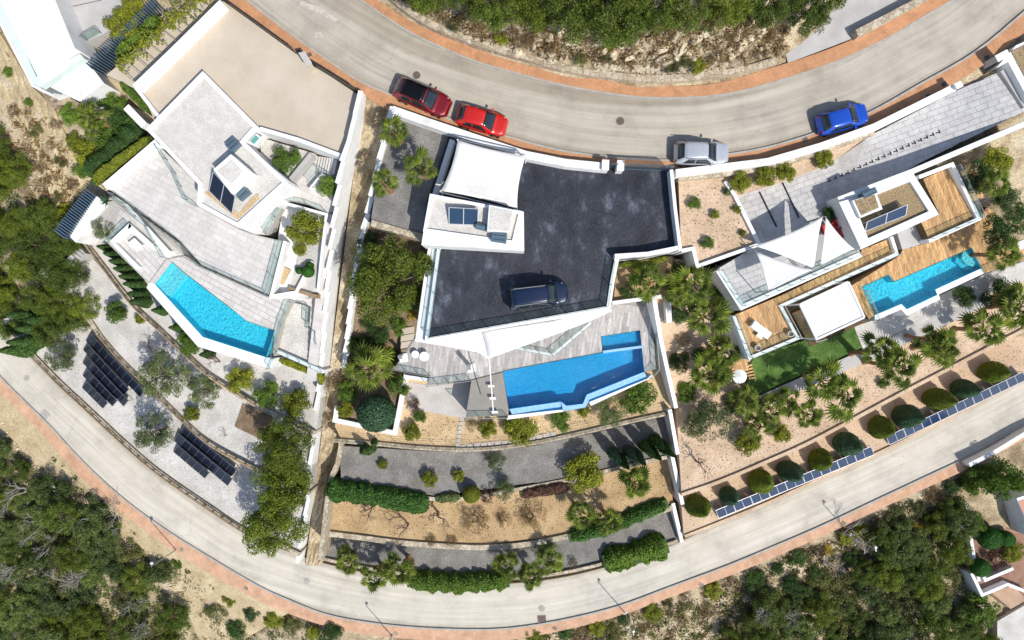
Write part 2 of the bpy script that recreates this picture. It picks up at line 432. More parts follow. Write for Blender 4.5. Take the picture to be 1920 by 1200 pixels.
M_glass = glassmat('rail_glass', (.88, .95, .935), .10, .08)
M_wglass = plain('window_glass', (.012, .018, .022), .06, 0, .8)
M_water_c = watermat('pool_water_clear', (.72, .96, .98))
M_water_b = watermat('pool_water_blue', (.70, .92, .98))
M_mos_c = mosaic_ripple_light('turquoise_mosaic', (.10, .64, .82), (.20, .77, .92))
M_mos_b = mosaic_ripple_light('blue_mosaic', (.03, .38, .64), (.075, .52, .78))
M_mos_l = mosaic_ripple_light('pale_blue_mosaic', (.22, .42, .70), (.32, .53, .78), 18)
M_mos_s = mosaic_ripple_light('shallow_light_mosaic', (.42, .74, .80), (.56, .84, .88))  # brightness of shallow water put into the step colour
M_panel = plain('solar_cells', (.012, .016, .030), .2, 0, .5)
M_panelb = plain('blue_solar_cells', (.012, .028, .075), .14, 0, .5)
M_coll = plain('collector_blue', (.018, .045, .085), .16, 0, .6)
M_alu = plain('aluminium_frame', (.62, .63, .64), .4, .5)
M_ac = plain('slate_metal', (.10, .155, .20), .4, .3)
M_fabric = surf('white_sail_cloth', (.64, .625, .59), (.74, .73, .695), .7, 5, .08, .85, .05)
M_red = plain('red_cushion', (.42, .012, .012), .6)
M_bark = surf('bark', (.16, .115, .075), (.27, .20, .13), 5, 15, .35, .95, .4)
M_pbark = surf('palm_bark', (.20, .10, .05), (.33, .18, .09), 6, 15, .35, .95, .5)
M_dead = surf('grey_dead_wood', (.30, .27, .24), (.42, .39, .36), 4, 12)
M_twig = surf('brown_twig', (.14, .09, .065), (.23, .16, .12), 4, 12)
L_pine = leafmat('pine_needles', (0.081, 0.131, 0.018), (0.213, 0.281, 0.040))
L_pined = leafmat('dark_pine_needles', (0.056, 0.098, 0.018), (0.150, 0.217, 0.041))
L_wood = leafmat('woodland_foliage', (0.076, 0.130, 0.044), (0.201, 0.280, 0.098), .4)
L_olive = leafmat('olive_leaves', (0.093, 0.133, 0.058), (0.187, 0.249, 0.114))
L_lime = leafmat('lime_leaves', (0.147, 0.200, 0.019), (0.315, 0.347, 0.042))
L_green = leafmat('green_leaves', (0.075, 0.156, 0.025), (0.179, 0.296, 0.051))
L_hedge = leafmat('hedge_leaves', (0.035, 0.108, 0.025), (0.090, 0.202, 0.046))
L_palm = leafmat('palm_leaves', (0.085, 0.151, 0.024), (0.225, 0.297, 0.055), .42)
L_dark = leafmat('dark_green_leaves', (0.033, 0.083, 0.026), (0.082, 0.167, 0.044))
L_top = leafmat('topiary_yellow_green', (.07, .12, .010), (.15, .20, .018), .1, transl=.1)
L_topb = leafmat('topiary_blue_green', (.028, .08, .042), (.065, .135, .072), .1, transl=.1)
L_ball = leafmat('ball_topiary', (0.020, 0.090, 0.012), (0.045, 0.150, 0.020), .1, transl=.1)
L_dry = leafmat('dry_scrub', (0.160, 0.115, 0.070), (0.280, 0.220, 0.130), .35)
L_scrub = leafmat('scrub_leaves', (0.085, 0.110, 0.045), (0.200, 0.231, 0.095), .4)
L_yel = leafmat('yellow_flowers', (0.400, 0.330, 0.010), (0.620, 0.500, 0.020))
L_purple = leafmat('purple_leaves', (0.090, 0.050, 0.045), (0.170, 0.100, 0.085))
# ------------------------------------------------------------------ roads (edges traced on the photo, heights assumed)
U_S = [(230,-190),(300,-130),(400,-50),(480,13),(537,57),(580,88),(640,130),(677,153),(723,173),(820,214),(890,240),(960,258),(1043,280),(1133,293),(1227,300),(1300,298),(1360,290),(1440,276),(1533,248),(1627,213),(1727,157),(1830,97),(1920,23),(2000,-45),(2100,-130)]
U_N = [(440,-185),(500,-135),(600,-55),(677,0),(720,30),(773,63),(830,90),(897,117),(960,135),(1043,157),(1127,173),(1210,183),(1293,183),(1360,177),(1440,158),(1523,132),(1590,107),(1673,67),(1740,27),(1787,0),(1880,-62),(1990,-140)]
U_NO = [(470,-190),(530,-138),(630,-55),(707,0),(757,33),(813,60),(880,87),(960,115),(1043,135),(1127,150),(1210,159),(1293,161),(1360,153),(1440,129),(1523,103),(1603,72),(1680,33),(1733,2),(1820,-60),(1930,-140)]
U_SO = [(205,-170),(270,-115),(370,-35),(460,30),(560,103),(600,125),(672,170),(715,200),(815,240),(885,265),(955,285),(1040,303),(1133,308),(1227,314),(1300,318),(1360,311),(1440,298),(1540,270),(1640,236),(1740,182),(1845,122),(1940,45),(2020,-20),(2120,-105)]
L_I = [(-120,470),(-60,530),(0,602),(63,672),(113,725),(153,762),(200,806),(240,843),(290,887),(340,923),(405,967),(450,996),(520,1027),(613,1058),(700,1077),(800,1091),(900,1096),(1010,1090),(1120,1068),(1253,1025),(1330,990),(1440,945),(1540,900),(1640,855),(1753,800),(1840,755),(1920,712),(2020,655),(2140,590)]
L_O = [(-180,520),(-120,580),(-60,640),(0,707),(43,750),(97,803),(133,843),(187,897),(240,943),(300,987),(367,1030),(480,1097),(547,1128),(613,1153),(693,1168),(780,1177),(880,1181),(960,1178),(1060,1162),(1160,1137),(1260,1100),(1360,1063),(1440,1030),(1540,987),(1640,940),(1740,893),(1810,860),(1920,803),(2020,748),(2160,670)]
L_OO = [(-200,545),(-145,605),(-88,650),(-28,712),(20,757),(70,804),(106,846),(158,902),(213,952),(283,1003),(355,1052),(474,1121),(540,1150),(610,1174),(690,1190),(780,1199),(880,1203),(960,1199),(1060,1181),(1160,1155),(1262,1118),(1364,1081),(1445,1048),(1545,1004),(1645,957),(1745,911),(1815,879),(1925,822),(2027,765),(2170,685)]
def lz(px): return -15 + max(0, (px - 960)) / 960 * 1.5
def up(pts, dz=0): return catmull([W(x, y, dz) for x, y in pts], 1.0)
def low(pts, dz=0): return catmull([W(x, y, lz(x) + dz) for x, y in pts], 1.0)
# ground sheet: smooth surface through control heights
ctl = []
for p in U_S[::2] + U_N[::2]: ctl.append((*p, -.35))
for p in L_I[::2]: ctl.append((*p, lz(p[0]) - .9))
for p in L_O[::2]: ctl.append((*p, lz(p[0]) - .6))
for p in L_OO[1::3]: ctl.append((*p, lz(p[0]) - .25))
ctl += [(727,-12,.4),(813,38,.5),(897,72,.5),(960,92,.5),(1043,116,.55),(1127,130,.6),(1227,138,.6),(1327,131,.6),(1400,120,.5),
 (1100,62,3.2),(1000,50,2.6),(1220,75,3.2),(1100,0,6),(1300,10,6),(900,10,3.5),(1400,55,3),(1450,100,.5),(1490,105,-.2),(1600,20,-.2),(1640,-10,-.2),(1560,-60,.8),
 (1100,-300,13),(700,-200,6),(1800,-200,2),(1500,-300,8),(1950,-250,3),(-400,-300,2),(300,-300,2),
 (100,870,-15.4),(200,1000,-16.3),(60,1000,-17.5),(0,1200,-21),(300,1150,-18.5),(480,1200,-17),(-300,900,-21),(-300,1400,-28),(300,1500,-27),(0,900,-16.5),
 (900,1265,-17),(1200,1230,-17),(1400,1150,-16.5),(1600,1080,-16.5),(1780,980,-15.5),(1500,1250,-19),(1800,1200,-18),(1900,1100,-17),(1900,930,-14.6),(1400,1500,-25),(2200,1300,-21),(2200,1000,-17),(2300,500,-12),
 (30,600,-13),(100,560,-11.5),(60,450,-10),(20,300,-7.3),(120,330,-6.5),(60,220,-5),(110,150,-4.2),(0,120,-4.5),(150,430,-9),(-200,300,-10),(-250,600,-16),(-300,0,-6),(150,-150,-2),(0,-200,-3),(230,120,-3),(200,250,-4.5),(130,640,-13.6),(60,690,-16.6),(25,655,-16.3),(95,690,-16),(1668,852,-15.5),(1690,830,-15),
 (400,300,-9),(400,500,-12),(700,500,-10),(1000,500,-10),(1000,720,-13),(700,900,-14.2),(1500,500,-8),(1500,750,-12),(1700,450,-9),(1750,650,-12),(300,800,-14.6),(500,850,-15),(1100,950,-14.8),(800,950,-15),(600,300,-5),(1200,420,-7),(1850,330,-4),(1900,450,-7),(1920,560,-9.5),(2100,300,-3),(2150,100,-.5),(400,100,-2)]
C = np.array(ctl, float); CX = C[:, :2] / 500.; CZ = C[:, 2]
def tps(r2): return np.where(r2 > 1e-12, r2 * np.log(np.maximum(r2, 1e-12)) * .5, 0)
_n = len(CX); _d2 = ((CX[:, None] - CX[None]) ** 2).sum(-1)
_A = np.zeros((_n + 3, _n + 3)); _A[:_n, :_n] = tps(_d2) + np.eye(_n) * .004
_A[:_n, _n] = 1; _A[:_n, _n + 1:] = CX; _A[_n, :_n] = 1; _A[_n + 1:, :_n] = CX.T
_w = np.linalg.solve(_A, np.concatenate([CZ, np.zeros(3)]))
def gz_arr(P):
    P = np.asarray(P, float) / 500.; out = np.zeros(len(P))
    for s in range(0, len(P), 4000):
        q = P[s:s + 4000]; d2 = ((q[:, None] - CX[None]) ** 2).sum(-1)
        out[s:s + 4000] = tps(d2) @ _w[:_n] + _w[_n] + q @ _w[_n + 1:]
    return out
def gz(px, py): return float(gz_arr([(px, py)])[0])
gx = np.arange(-560, 2500, 13); gy = np.arange(-420, 1640, 13)
GX, GY = np.meshgrid(gx, gy); P2 = np.stack([GX.ravel(), GY.ravel()], 1)
Z = gz_arr(P2)
road_pts = np.array(U_S + U_N + L_I + L_O + L_OO + U_NO, float)
dm = np.full(len(P2), 1e9)
for q in road_pts: dm = np.minimum(dm, ((P2 - q) ** 2).sum(1))
amp = np.clip((np.sqrt(dm) - 55) / 90, 0, 1)
nr = np.random.RandomState(3)
Z = Z + amp * (nr.rand(len(Z)) - .5) * .5
sc = (CAM_H - Z) / F_PX
GV = np.stack([(P2[:, 0] - 960) * sc, (600 - P2[:, 1]) * sc, Z], 1)
nx, ny = len(gx), len(gy)
GF = [(j * nx + i, (j + 1) * nx + i, (j + 1) * nx + i + 1, j * nx + i + 1) for j in range(ny - 1) for i in range(nx - 1)]
obj('ground', GV.tolist(), GF, M_ground, smooth=True, kind='structure')

ribbon('upper_road', up(U_S), up(U_N), M_road, 6, thick=.3)
ribbon('lower_road', low(L_I), low(L_O), M_lroad, 6, thick=.3)
ribbon('pavement', up(U_N, .12), up(U_NO, .12), M_walk, 2)
ribbon('pavement', up(U_SO, .12), up(U_S, .12), M_walk, 2)
ribbon('pavement', low(L_O, .12), low(L_OO, .12), M_walk2, 2)
for nm, pts in (('kerb', up(U_N, .135)), ('kerb', up(U_S, .135)), ('kerb', low(L_O, .135))):
    V, F = wall_geo(pts, .16, lambda p: p[2] - .3); obj(nm, V, F, M_kerb, kind='structure')
M_wornpaint = surf('worn_white_paint', (.43, .395, .33), (.54, .51, .45), 3.0, 9, .3, .8, .1, lo=.42, hi=.58)
for nm, a, b in (('road_marking', [(565,2),(600,14),(634,36),(628,42),(594,22),(560,10)], .005), ('road_marking', [(588,62),(602,60),(606,68),(592,72)], .005), ('road_marking', [(520,-30),(545,-12),(540,-7),(514,-24)], .005)): prism(nm, a, b, -.01, M_wornpaint, kind='structure')
# sandy verge beyond the lower pavement
VG = [(-90,690),(-30,760),(10,810),(50,850),(110,900),(170,960),(235,1010),(290,1060),(340,1130),(370,1190),(390,1240)]
ribbon('sandy_verge', low(L_OO[2:13], .06), catmull([W(x, y, gz(x, y) + .12) for x, y in VG], 1.0), M_verge, 8, thick=.4, jit=.04)
ribbon('sandy_slope', [W(x, y, gz(x, y) + .22) for x, y in ((-90,-20),(0,62),(60,162),(100,200),(130,270),(165,350))], [W(x, y, gz(x, y) + .22) for x, y in ((-90,150),(0,195),(30,222),(60,268),(85,330),(100,395))], M_verge, 10, 40, .5, jit=.07)
# concrete side drive above the road, its kerb wall
prism('side_drive', [(1478,118),(1530,98),(1603,70),(1640,45),(1730,-10),(1800,-70),(1640,-80),(1560,-10),(1500,55),(1470,90)], .1, -.6, M_greyslab, kind='structure')

def stone_wall(pts, z, w, zb, label, mat=M_stone, nm='stone_wall', cat='wall'):
    V, F = wall_geo(catmull(PX(pts, z), .8) if len(pts) > 2 else PX(pts, z), w, zb); return tag(obj(nm, V, F, mat), label, cat)
stone_wall([(727,-12),(770,22),(813,47),(860,67),(897,80),(960,98),(1043,123),(1127,138),(1227,147),(1327,140),(1393,130),(1455,113)], .75, .5, -.3, 'long pale stone wall along the upper road below the rock slope')
stone_wall([(1607,62),(1665,32),(1728,-2),(1790,-40)], .95, .55, -.3, 'short stone wall beside the concrete side drive at top right')
# far pavement wall at lower right
stone_wall([(1818,872),(1870,845),(1925,812),(1990,780)], lz(1860) + 1.1, .4, lz(1860) - .8, 'white plastered wall beside the lower road at far right', M_white, 'garden_wall')

# ------------------------------------------------------------------ gravel terraces and retaining walls, left garden
WA = [(140,432),(157,453),(193,500),(250,573),(300,620),(353,670),(400,710),(480,760),(590,812)]
WB = [(120,560),(145,575),(167,600),(187,630),(233,683),(283,730),(347,793),(400,837),(480,880),(580,925)]
WC = [(40,650),(63,668),(113,719),(153,756),(200,800),(240,837),(290,880),(340,916),(405,960),(450,990),(520,1020),(562,1040)]
prism('gravel_terrace', [(150,440),(200,420),(270,520),(400,620),(520,660),(610,690),(592,812),(480,760),(400,710),(353,670),(300,620),(250,573),(193,500),(157,453)], -8.0, -13, M_gravelw, kind='structure')
prism('gravel_terrace', [(135,445),(193,505),(250,578),(353,675),(480,765),(592,815),(580,925),(480,880),(400,837),(347,793),(283,730),(233,683),(187,630),(167,600),(140,572),(60,500)], -9.9, -15, M_gravelw, kind='structure')
prism('gravel_terrace', [(120,565),(187,633),(283,733),(400,840),(480,883),(580,928),(562,1040),(520,1020),(450,990),(340,916),(240,837),(153,756),(63,668),(0,600)], -12.6, -16, M_gravelw, kind='structure')
stone_wall(WA, -7.6, .38, -10.2, 'pale stone wall below the turquoise pool, uppermost in left garden')
stone_wall(WB, -9.6, .38, -12.8, 'pale stone wall above the tilted solar panels in left garden')
stone_wall(WC, -12.3, .38, -15.3, 'low pale stone wall between white gravel and the lower road')
prism('planting_bed', [(440,800),(455,757),(505,775),(520,800),(500,830)], -9.8, -10.5, M_soil, kind='structure')
def post_fence(pts, z, label, step=.95, h=.55, rails=(.5, .25), mat=M_wood):
    P = catmull(PX(pts, z), .4); L = sum((b - a).length for a, b in zip(P, P[1:])); n = max(2, int(L / step)); Q = resample(P, n)
    t = thing('post_fence', label, 'fence', Q[0])
    for q in Q: box('post', q + Vector((0, 0, h / 2 - .03)), (.09, .09, h), mat, t)
    for a, b in zip(Q, Q[1:]):
        for r in rails: bar('rail', a + Vector((0, 0, r)), b + Vector((0, 0, r)), .06, .06, mat, t)
    return t
post_fence([(160,452),(193,498),(250,571),(300,618),(353,668),(400,708),(480,757)], -7.58, 'brown post and rail fence on the stone wall below the pool')
post_fence([(187,628),(233,681),(283,728),(347,791),(400,835),(480,878)], -9.58, 'brown post and rail fence behind the tilted solar panels')
post_fence(WC[1:-2], -12.28, 'brown post and rail fence lining the lower road at left')

# ------------------------------------------------------------------ centre garden terraces
prism('tan_gravel_garden', [(628,800),(640,700),(760,690),(775,640),(1215,560),(1262,690),(1258,772),(1180,788),(1100,806),(1000,828),(900,840),(800,838),(640,824)], -8.6, -13, M_gravelt, kind='structure')
prism('grey_gravel_terrace', [(636,836),(800,846),(900,848),(1000,836),(1100,815),(1256,778),(1260,852),(1150,884),(1080,905),(1000,905),(820,930),(640,905)], -10.3, -14, M_gravelg, kind='structure')
prism('orange_gravel_terrace', [(622,905),(700,912),(810,934),(900,925),(990,908),(1080,900),(1256,858),(1262,950),(1060,1004),(900,1022),(750,1014),(612,1002)], -11.9, -15.5, M_gravelo, kind='structure')
prism('lower_gravel_terrace', [(608,1006),(750,1022),(900,1030),(1060,1010),(1266,955),(1272,1016),(1120,1058),(1010,1078),(800,1078),(700,1066),(604,1046)], -13.5, -16, M_gravelg, kind='structure')
stone_wall([(625,826),(700,832),(800,841),(900,843),(1000,831),(1100,810),(1180,791),(1258,774)], -8.35, .35, -10.6, 'curved stone retaining wall under the tan gravel garden')
stone_wall([(640,906),(720,921),(815,936),(880,934),(950,922),(1080,897),(1150,880),(1256,856)], -10.15, .35, -12.2, 'stone retaining wall between grey and orange gravel')
stone_wall([(606,1000),(680,1009),(750,1018),(830,1024),(900,1027),(980,1022),(1060,1007),(1160,982),(1262,952)], -11.65, .5, -13.8, 'long stone wall below the orange gravel strip')
stone_wall([(604,1048),(700,1068),(800,1081),(900,1086),(1010,1081),(1120,1060),(1270,1015)], -13.2, .3, -15.6, 'low stone wall above the lower road under the palm row')
stone_wall([(640,828),(632,870),(618,905),(606,1000),(600,1050)], -9.9, .4, -15, 'side stone wall at the left end of the stepped gravel terraces')
# wire fence on the garden wall
def wire_fence(pts, z, label, step=1.7, h=.95):
    P = catmull(PX(pts, z), .4); L = sum((b - a).length for a, b in zip(P, P[1:])); Q = resample(P, max(2, int(L / step)))
    t = thing('wire_fence', label, 'fence', Q[0])
    for q in Q: rod('post', q, q + Vector((0, 0, h)), .022, M_black, t, 6)
    for a, b in zip(Q, Q[1:]):
        for r in (.2, .55, .92): rod('wire', a + Vector((0, 0, r)), b + Vector((0, 0, r)), .012, M_black, t, 4)
wire_fence([(632,824),(700,829),(800,838),(900,840),(1000,828),(1100,807),(1180,788),(1255,771)], -8.32, 'thin dark wire fence along the curved garden wall')
# stepping path across tan garden
ps = thing('stepping_path', 'strip of pale paving slabs crossing the tan gravel garden', 'path', W(860, 800, -8.6))
for i in range(7):
    a = W(866 - i * 1.3, 786 + i * 8, -8.56); box('slab', a, (.36, .30, .05), M_patio, ps, R(6))
for i in range(14):
    a = W(868 + i * 13, 837 - i * 1.2 - max(0, i - 8) * 1.5, -8.56); box('slab', a, (.52, .34, .05), M_patio, ps, R(6))

# ------------------------------------------------------------------ right garden terraces
prism('sand_terrace', [(1268,760),(1300,700),(1407,742),(1614,648),(1700,610),(1930,540),(2060,480),(2060,555),(1920,620),(1700,735),(1583,797),(1440,867),(1278,930)], -9.4, -14, M_sand, kind='structure')
prism('topiary_terrace', [(1276,922),(1440,862),(1583,793),(1700,732),(1920,618),(2060,548),(2060,640),(1920,708),(1753,795),(1640,850),(1540,895),(1440,940),(1330,985),(1282,1003)], -12.0, -15.5, M_sand, kind='structure')
stone_wall([(1278,928),(1350,903),(1440,865),(1510,834),(1583,796),(1700,733),(1810,676),(1920,619),(2060,550)], -9.2, .3, -12.3, 'straight stone wall between sand terrace and egg-shaped topiaries', M_sand)
stone_wall([(1284,1006),(1340,984),(1440,943),(1540,897),(1640,853),(1753,797),(1920,710),(2060,640)], -11.85, .28, -15.2, 'low sandy wall carrying the roadside solar panels', M_sand)
# sloping garden between the centre and right houses
ribbon('garden_slope', [W(1150,470,-3.0), W(1225,560,-5), W(1240,650,-7), W(1262,760,-9.2)], [W(1310,490,-2.8), W(1385,580,-5), W(1410,660,-7.6), W(1410,760,-9.2)], M_sand, 10, 40, .8, jit=.06)
# strip of rough ground between the left and centre gardens
def strip_z(py): return -.4 - (py - 190) / 860 * 14.2
ribbon('rough_strip', [W(688 - .123 * (y - 190) - 8, y, strip_z(y)) for y in range(180, 1061, 20)], [W(742 - .16 * (y - 190), y, strip_z(y)) for y in range(180, 1061, 20)], M_ground, 8, 90, .6, jit=.12)

# stepped white boundary walls
def step_wall(name, pts, width, drop, label, n, mat=M_white2):
    P = resample(PX(pts, 0), n + 1); V = []; F = []; t = drop
    for i in range(n):
        a, b = P[i], P[i + 1]; d = (b - a); d.z = 0; e = d.normalized() * .002
        zt = max(a.z, b.z); v, f = wall_geo([Vector((a.x, a.y, zt)), Vector((b.x, b.y, zt)) - e], width, min(a.z, b.z) - t)
        k = len(V); V += v; F += [tuple(x + k for x in q) for q in f]
    return tag(obj(name, V, F, mat), label, 'wall')
step_wall('boundary_wall', [(676,170,1.1),(655,262,.9),(643,305,.4),(630,400,-1.6),(619,500,-3.6),(611,600,-5.4),(603,700,-7.0),(588,820,-9.2),(577,950,-11.6),(560,1052,-13.8)], .34, 3.6, 'long stepped white boundary wall descending right of the left villa', 24)
step_wall('boundary_wall', [(736,200,.9),(712,300,-.2),(690,400,-1.7),(672,480,-3.2),(660,560,-4.8),(652,640,-6.4),(645,690,-7.4)], .40, 2.6, 'stepped white boundary wall beside the palms of the dark-roofed villa', 16)
wall('boundary_wall', [(1226,555,-2.6),(1240,640,-4.6),(1253,700,-6.0),(1268,765,-7.2)], 0, .34, -12, M_white2)
tag(bpy.context.scene.objects['boundary_wall.002'], 'white boundary wall right of the blue pool', 'wall')
for a, b, lab in (((1256,768,-7.6), (1271,852,-8.8), 'white wall section right of the grey gravel terrace'), ((1260,852,-9.4), (1280,946,-10.4), 'white wall section right of the orange gravel strip'), ((1262,944,-11.6), (1279,1017,-12.8), 'lowest white wall section beside the lower road')):
    tag(wall('boundary_wall', [a, b], 0, .34, -16, M_white2), lab, 'wall')
# ------------------------------------------------------------------ building helpers
def rail(label, pts, z, h=1.0, step=1.35, closed=False, thick=.02, nm='glass_railing'):
    P = PX(pts, z)
    if closed: P = P + [P[0]]
    t = thing(nm, label, 'railing', P[0])
    for a, b in zip(P, P[1:]):
        L = (b - a).length; n = max(1, round(L / step)); d = (b - a) / n; e = d.normalized() * .03
        ang = math.atan2(d.y, d.x); tilt = math.atan2(d.z, math.hypot(d.x, d.y))
        for i in range(n):
            p = a + d * i; q = p + d
            link('glass_panel', unit_box(M_glass), t, (p + q) / 2 + Vector((0, 0, h / 2 + .04)) - t.location, (0, -tilt, ang), ((q - p).length - .04, thick, h - .04))
            box('post', p + Vector((0, 0, h / 2)), (.045, .045, h + .02), M_grey, t, ang)
        box('post', b + Vector((0, 0, h / 2)), (.045, .045, h + .02), M_grey, t, ang)
        bar('handrail', a + Vector((0, 0, h + .02)), b + Vector((0, 0, h + .02)), .045, .03, M_grey, t)
    return t
def inset(pts, d):
    P = [Vector(p[:2]) for p in pts]; s = 1 if area2([tuple(p) for p in P]) > 0 else -1
    N = offs(P, True); return [tuple(p + n * d * s) for p, n in zip(P, N)]
def parapet_roof(parent, pts, z, zb, gravel, w=.32, h=.22, body='walls', bodymat=None):
    P = PX(pts, z)
    v, f = prism_geo([Vector((p.x, p.y, z - h)) for p in P], zb); obj(body, v, f, bodymat or M_white, parent)
    Q = [Vector((p.x, p.y)) for p in P]
    if area2([tuple(q) for q in Q]) < 0: Q.reverse()
    V, F = wall_geo([Vector((q.x, q.y, z)) for q in Q], w, z - h - .3, True, w / 2 + .004); obj('parapet', V, F, M_white2, parent)
    N = offs(Q, True)
    v, f = prism_geo([Vector((q.x + n.x * (w + .004), q.y + n.y * (w + .004), z - h + .05)) for q, n in zip(Q, N)], z - h - .02); obj('roof_gravel', v, f, gravel, parent)
def collector(label, corners, n, frame=M_alu, cell=M_coll, nm='solar_collector', tank=None, thick=.07, fw=.05):
    """tilted panels: corners (px,py,z) going low-left, low-right, high-right, high-left"""
    A, B, Cc, D = [W(*c) for c in corners]
    t = thing(nm, label, 'solar panel', (A + B + Cc + D) / 4)
    up_ = (B - A).cross(D - A).normalized()
    if up_.z < 0: up_ = -up_
    for i in range(n):
        u0 = i / n; u1 = (i + 1) / n; g = .035 / n
        q = [A.lerp(B, u0 + g).lerp(D.lerp(Cc, u0 + g), .03), A.lerp(B, u1 - g).lerp(D.lerp(Cc, u1 - g), .03), A.lerp(B, u1 - g).lerp(D.lerp(Cc, u1 - g), .97), A.lerp(B, u0 + g).lerp(D.lerp(Cc, u0 + g), .97)]
        V = [p + up_ * .012 for p in q] + [p - up_ * .02 for p in q]
        pn = obj('panel', V, [(0, 1, 2, 3), (7, 6, 5, 4), (0, 4, 5, 1), (1, 5, 6, 2), (2, 6, 7, 3), (3, 7, 4, 0)], cell, t)
    for i in range(n + 1):
        u = i / n; bar('frame_bar', A.lerp(B, u), D.lerp(Cc, u), fw, thick, frame, t)
    bar('frame_bar', A, B, fw, thick, frame, t); bar('frame_bar', D, Cc, fw, thick, frame, t)
    base = min(A.z, D.z, B.z) - .12
    for p in (D, Cc): rod('support_leg', Vector((p.x, p.y, base)), p, .03, frame, t, 6)
    if tank:
        a, b = W(*tank[0]), W(*tank[1]); rod('tank', a, b, .26, M_ac, t, 16)
    return t
def acbox(label, pts, z, h, mat=M_ac):
    t = thing('air_conditioner', label, 'air conditioner', W(*pts[0], z - h))
    prism('casing', pts, z, z - h, mat, t)
    c = sum((W(*p, z) for p in pts), Vector()) / len(pts); e = (W(*pts[1], z) - W(*pts[0], z)); an = math.atan2(e.y, e.x)
    for k in (-1, 1): box('vent_slat', c + Vector((math.cos(an + math.pi / 2), math.sin(an + math.pi / 2), 0)) * .16 * k + Vector((0, 0, .012)), (e.length * .8, .03, .03), M_black, t, an)
    return t
def pool(label, pts, z, floor_z, mos, water, copings, steps=(), extra=()):
    P = PX(pts, z); P = [Vector(p) for p in P]
    if area2([tuple(p[:2]) for p in P]) < 0: P.reverse()
    t = thing('swimming_pool', label, 'pool', (P[0].x, P[0].y, floor_z))
    n = len(P); V = [(p.x, p.y, z + .06) for p in P] + [(p.x, p.y, floor_z) for p in P]
    F = [(i, (i + 1) % n, n + (i + 1) % n, n + i) for i in range(n)]
    bm = bmesh.new(); bv = [bm.verts.new(v) for v in V]
    for f in F: bm.faces.new([bv[i] for i in f])
    fl = bm.faces.new(bv[n:]); fl.normal_update(); bmesh.ops.triangulate(bm, faces=[fl]); bm.verts.index_update()
    obj('basin', [v.co.copy() for v in bm.verts], [[v.index for v in f.verts] for f in bm.faces], mos, t); bm.free()
    v, f = prism_geo([Vector((p.x, p.y, z - .06)) for p in P], z - .08)
    wv = [q for q in v]; obj('water', wv, f, water, t)
    for i, (sp, zt) in enumerate(steps):
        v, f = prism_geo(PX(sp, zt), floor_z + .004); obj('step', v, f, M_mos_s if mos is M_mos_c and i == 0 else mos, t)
    for nm, cp, zt, zb, m in copings: prism(nm, cp, zt, zb, m, t)
    return t

# ================================================================== LEFT VILLA
vl = thing('villa', 'white modern villa with pale gravel roof and turquoise pool at left', 'house', W(420, 400, -8))
drv = prism('driveway', [(418,2),(470,36),(560,104),(672,178),(655,262),(641,292),(490,240),(380,300),(290,225),(258,158)], 0.05, -3, M_drive, kind='structure')
parapet_roof(vl, [(273,242),(380,133),(484,238),(459,266),(540,342),(446,427),(370,385),(371,345)], .85, -5, M_roofgr)
# raised stair head on the roof
prism('stair_head', [(400,318),(433,289),(474,324),(434,363)], 1.9, .4, M_white, vl)
prism('stair_head_gravel', [(407,321),(434,299),(456,322),(434,345)], 1.93, 1.88, M_roofgr, vl)
prism('roof_strip', [(455,270),(505,326),(497,335),(444,283)], .72, .4, M_roofgr, vl)
rp = prism('roof_patch', [(384,362),(392,356),(448,400),(470,372),(484,362),(486,372),(446,412)], .72, .4, M_gravelt, vl)
collector('pair of dark tilted solar collectors on left villa roof', [(392,358,.82), (435,401,.82), (441,369,1.55), (400,322,1.55)], 2, M_alu, M_panel)
acbox('slate blue air conditioner on the roof edge, upper of two at left villa', [(421,271),(437,257),(450,269),(433,285)], 1.25, .7)
acbox('slate blue air conditioner beside the solar collectors, lower of two at left villa', [(438,361),(454,346),(468,360),(450,376)], 1.25, .7)
sk = thing('skylight', 'small green glass skylight beside the left villa court', 'skylight', W(478, 263, .6))
prism('curb', [(466,266),(480,250),(493,260),(479,275)], .72, .4, M_white, sk); prism('pane', [(469,265),(479,253),(486,259),(476,270)], .75, .7, plain('green_glass', (.12, .34, .29), .1), sk)
# triangular planted court and its white walls
prism('court_bed', [(490,258),(590,288),(538,342),(488,296)], -1.6, -3, M_gravelw, vl)
wall('court_wall', [(487,241,.5),(560,262,.5),(640,292,.5)], 0, .3, -3, M_white2, vl)
wall('court_wall', [(457,268,.58),(498,306,.58),(539,341,.58)], 0, .22, -3, M_white2, vl)
wall('court_edge', [(583,289,-1.2),(540,342,-1.2)], 0, .35, -3, M_greyslab, vl)
# side terrace, stairs, small planter
sd = prism('terrace', [(539,341),(585,290),(645,303),(632,396),(615,400),(575,383),(536,375),(500,440),(478,440),(446,426)], -2.42, -8, M_grout, vl)
lay(sd, 'tile', [(541,343),(585,292),(644,304),(631,394),(612,397),(575,381),(534,373),(498,438),(480,438),(448,427)], -2.4, R(-24), .45, .9, .02, M_tile)
st = thing('outdoor_stair', 'short flight of pale steps below the beige driveway', 'stairs', W(615, 310, -2.4))
for i in range(7):
    prism('step', [(598 + i * 5, 293 + i * .7), (603 + i * 5 - .6, 293.7 + i * .7), (597 + i * 5 - .6, 323 + i * .7), (592 + i * 5, 322 + i * .7)], -2.2 + i * .17, -2.5, M_tile, st)
prism('planter', [(602,325),(640,337),(632,370),(578,354)], -1.7, -3, M_white, vl); prism('planter_soil', [(605,329),(636,339),(629,364),(584,352)], -1.67, -1.9, M_gravelw, vl)
rail('glass railing around the small green planter at left villa', [(581,344),(600,323),(636,336)], -1.7, .8, 1.0)
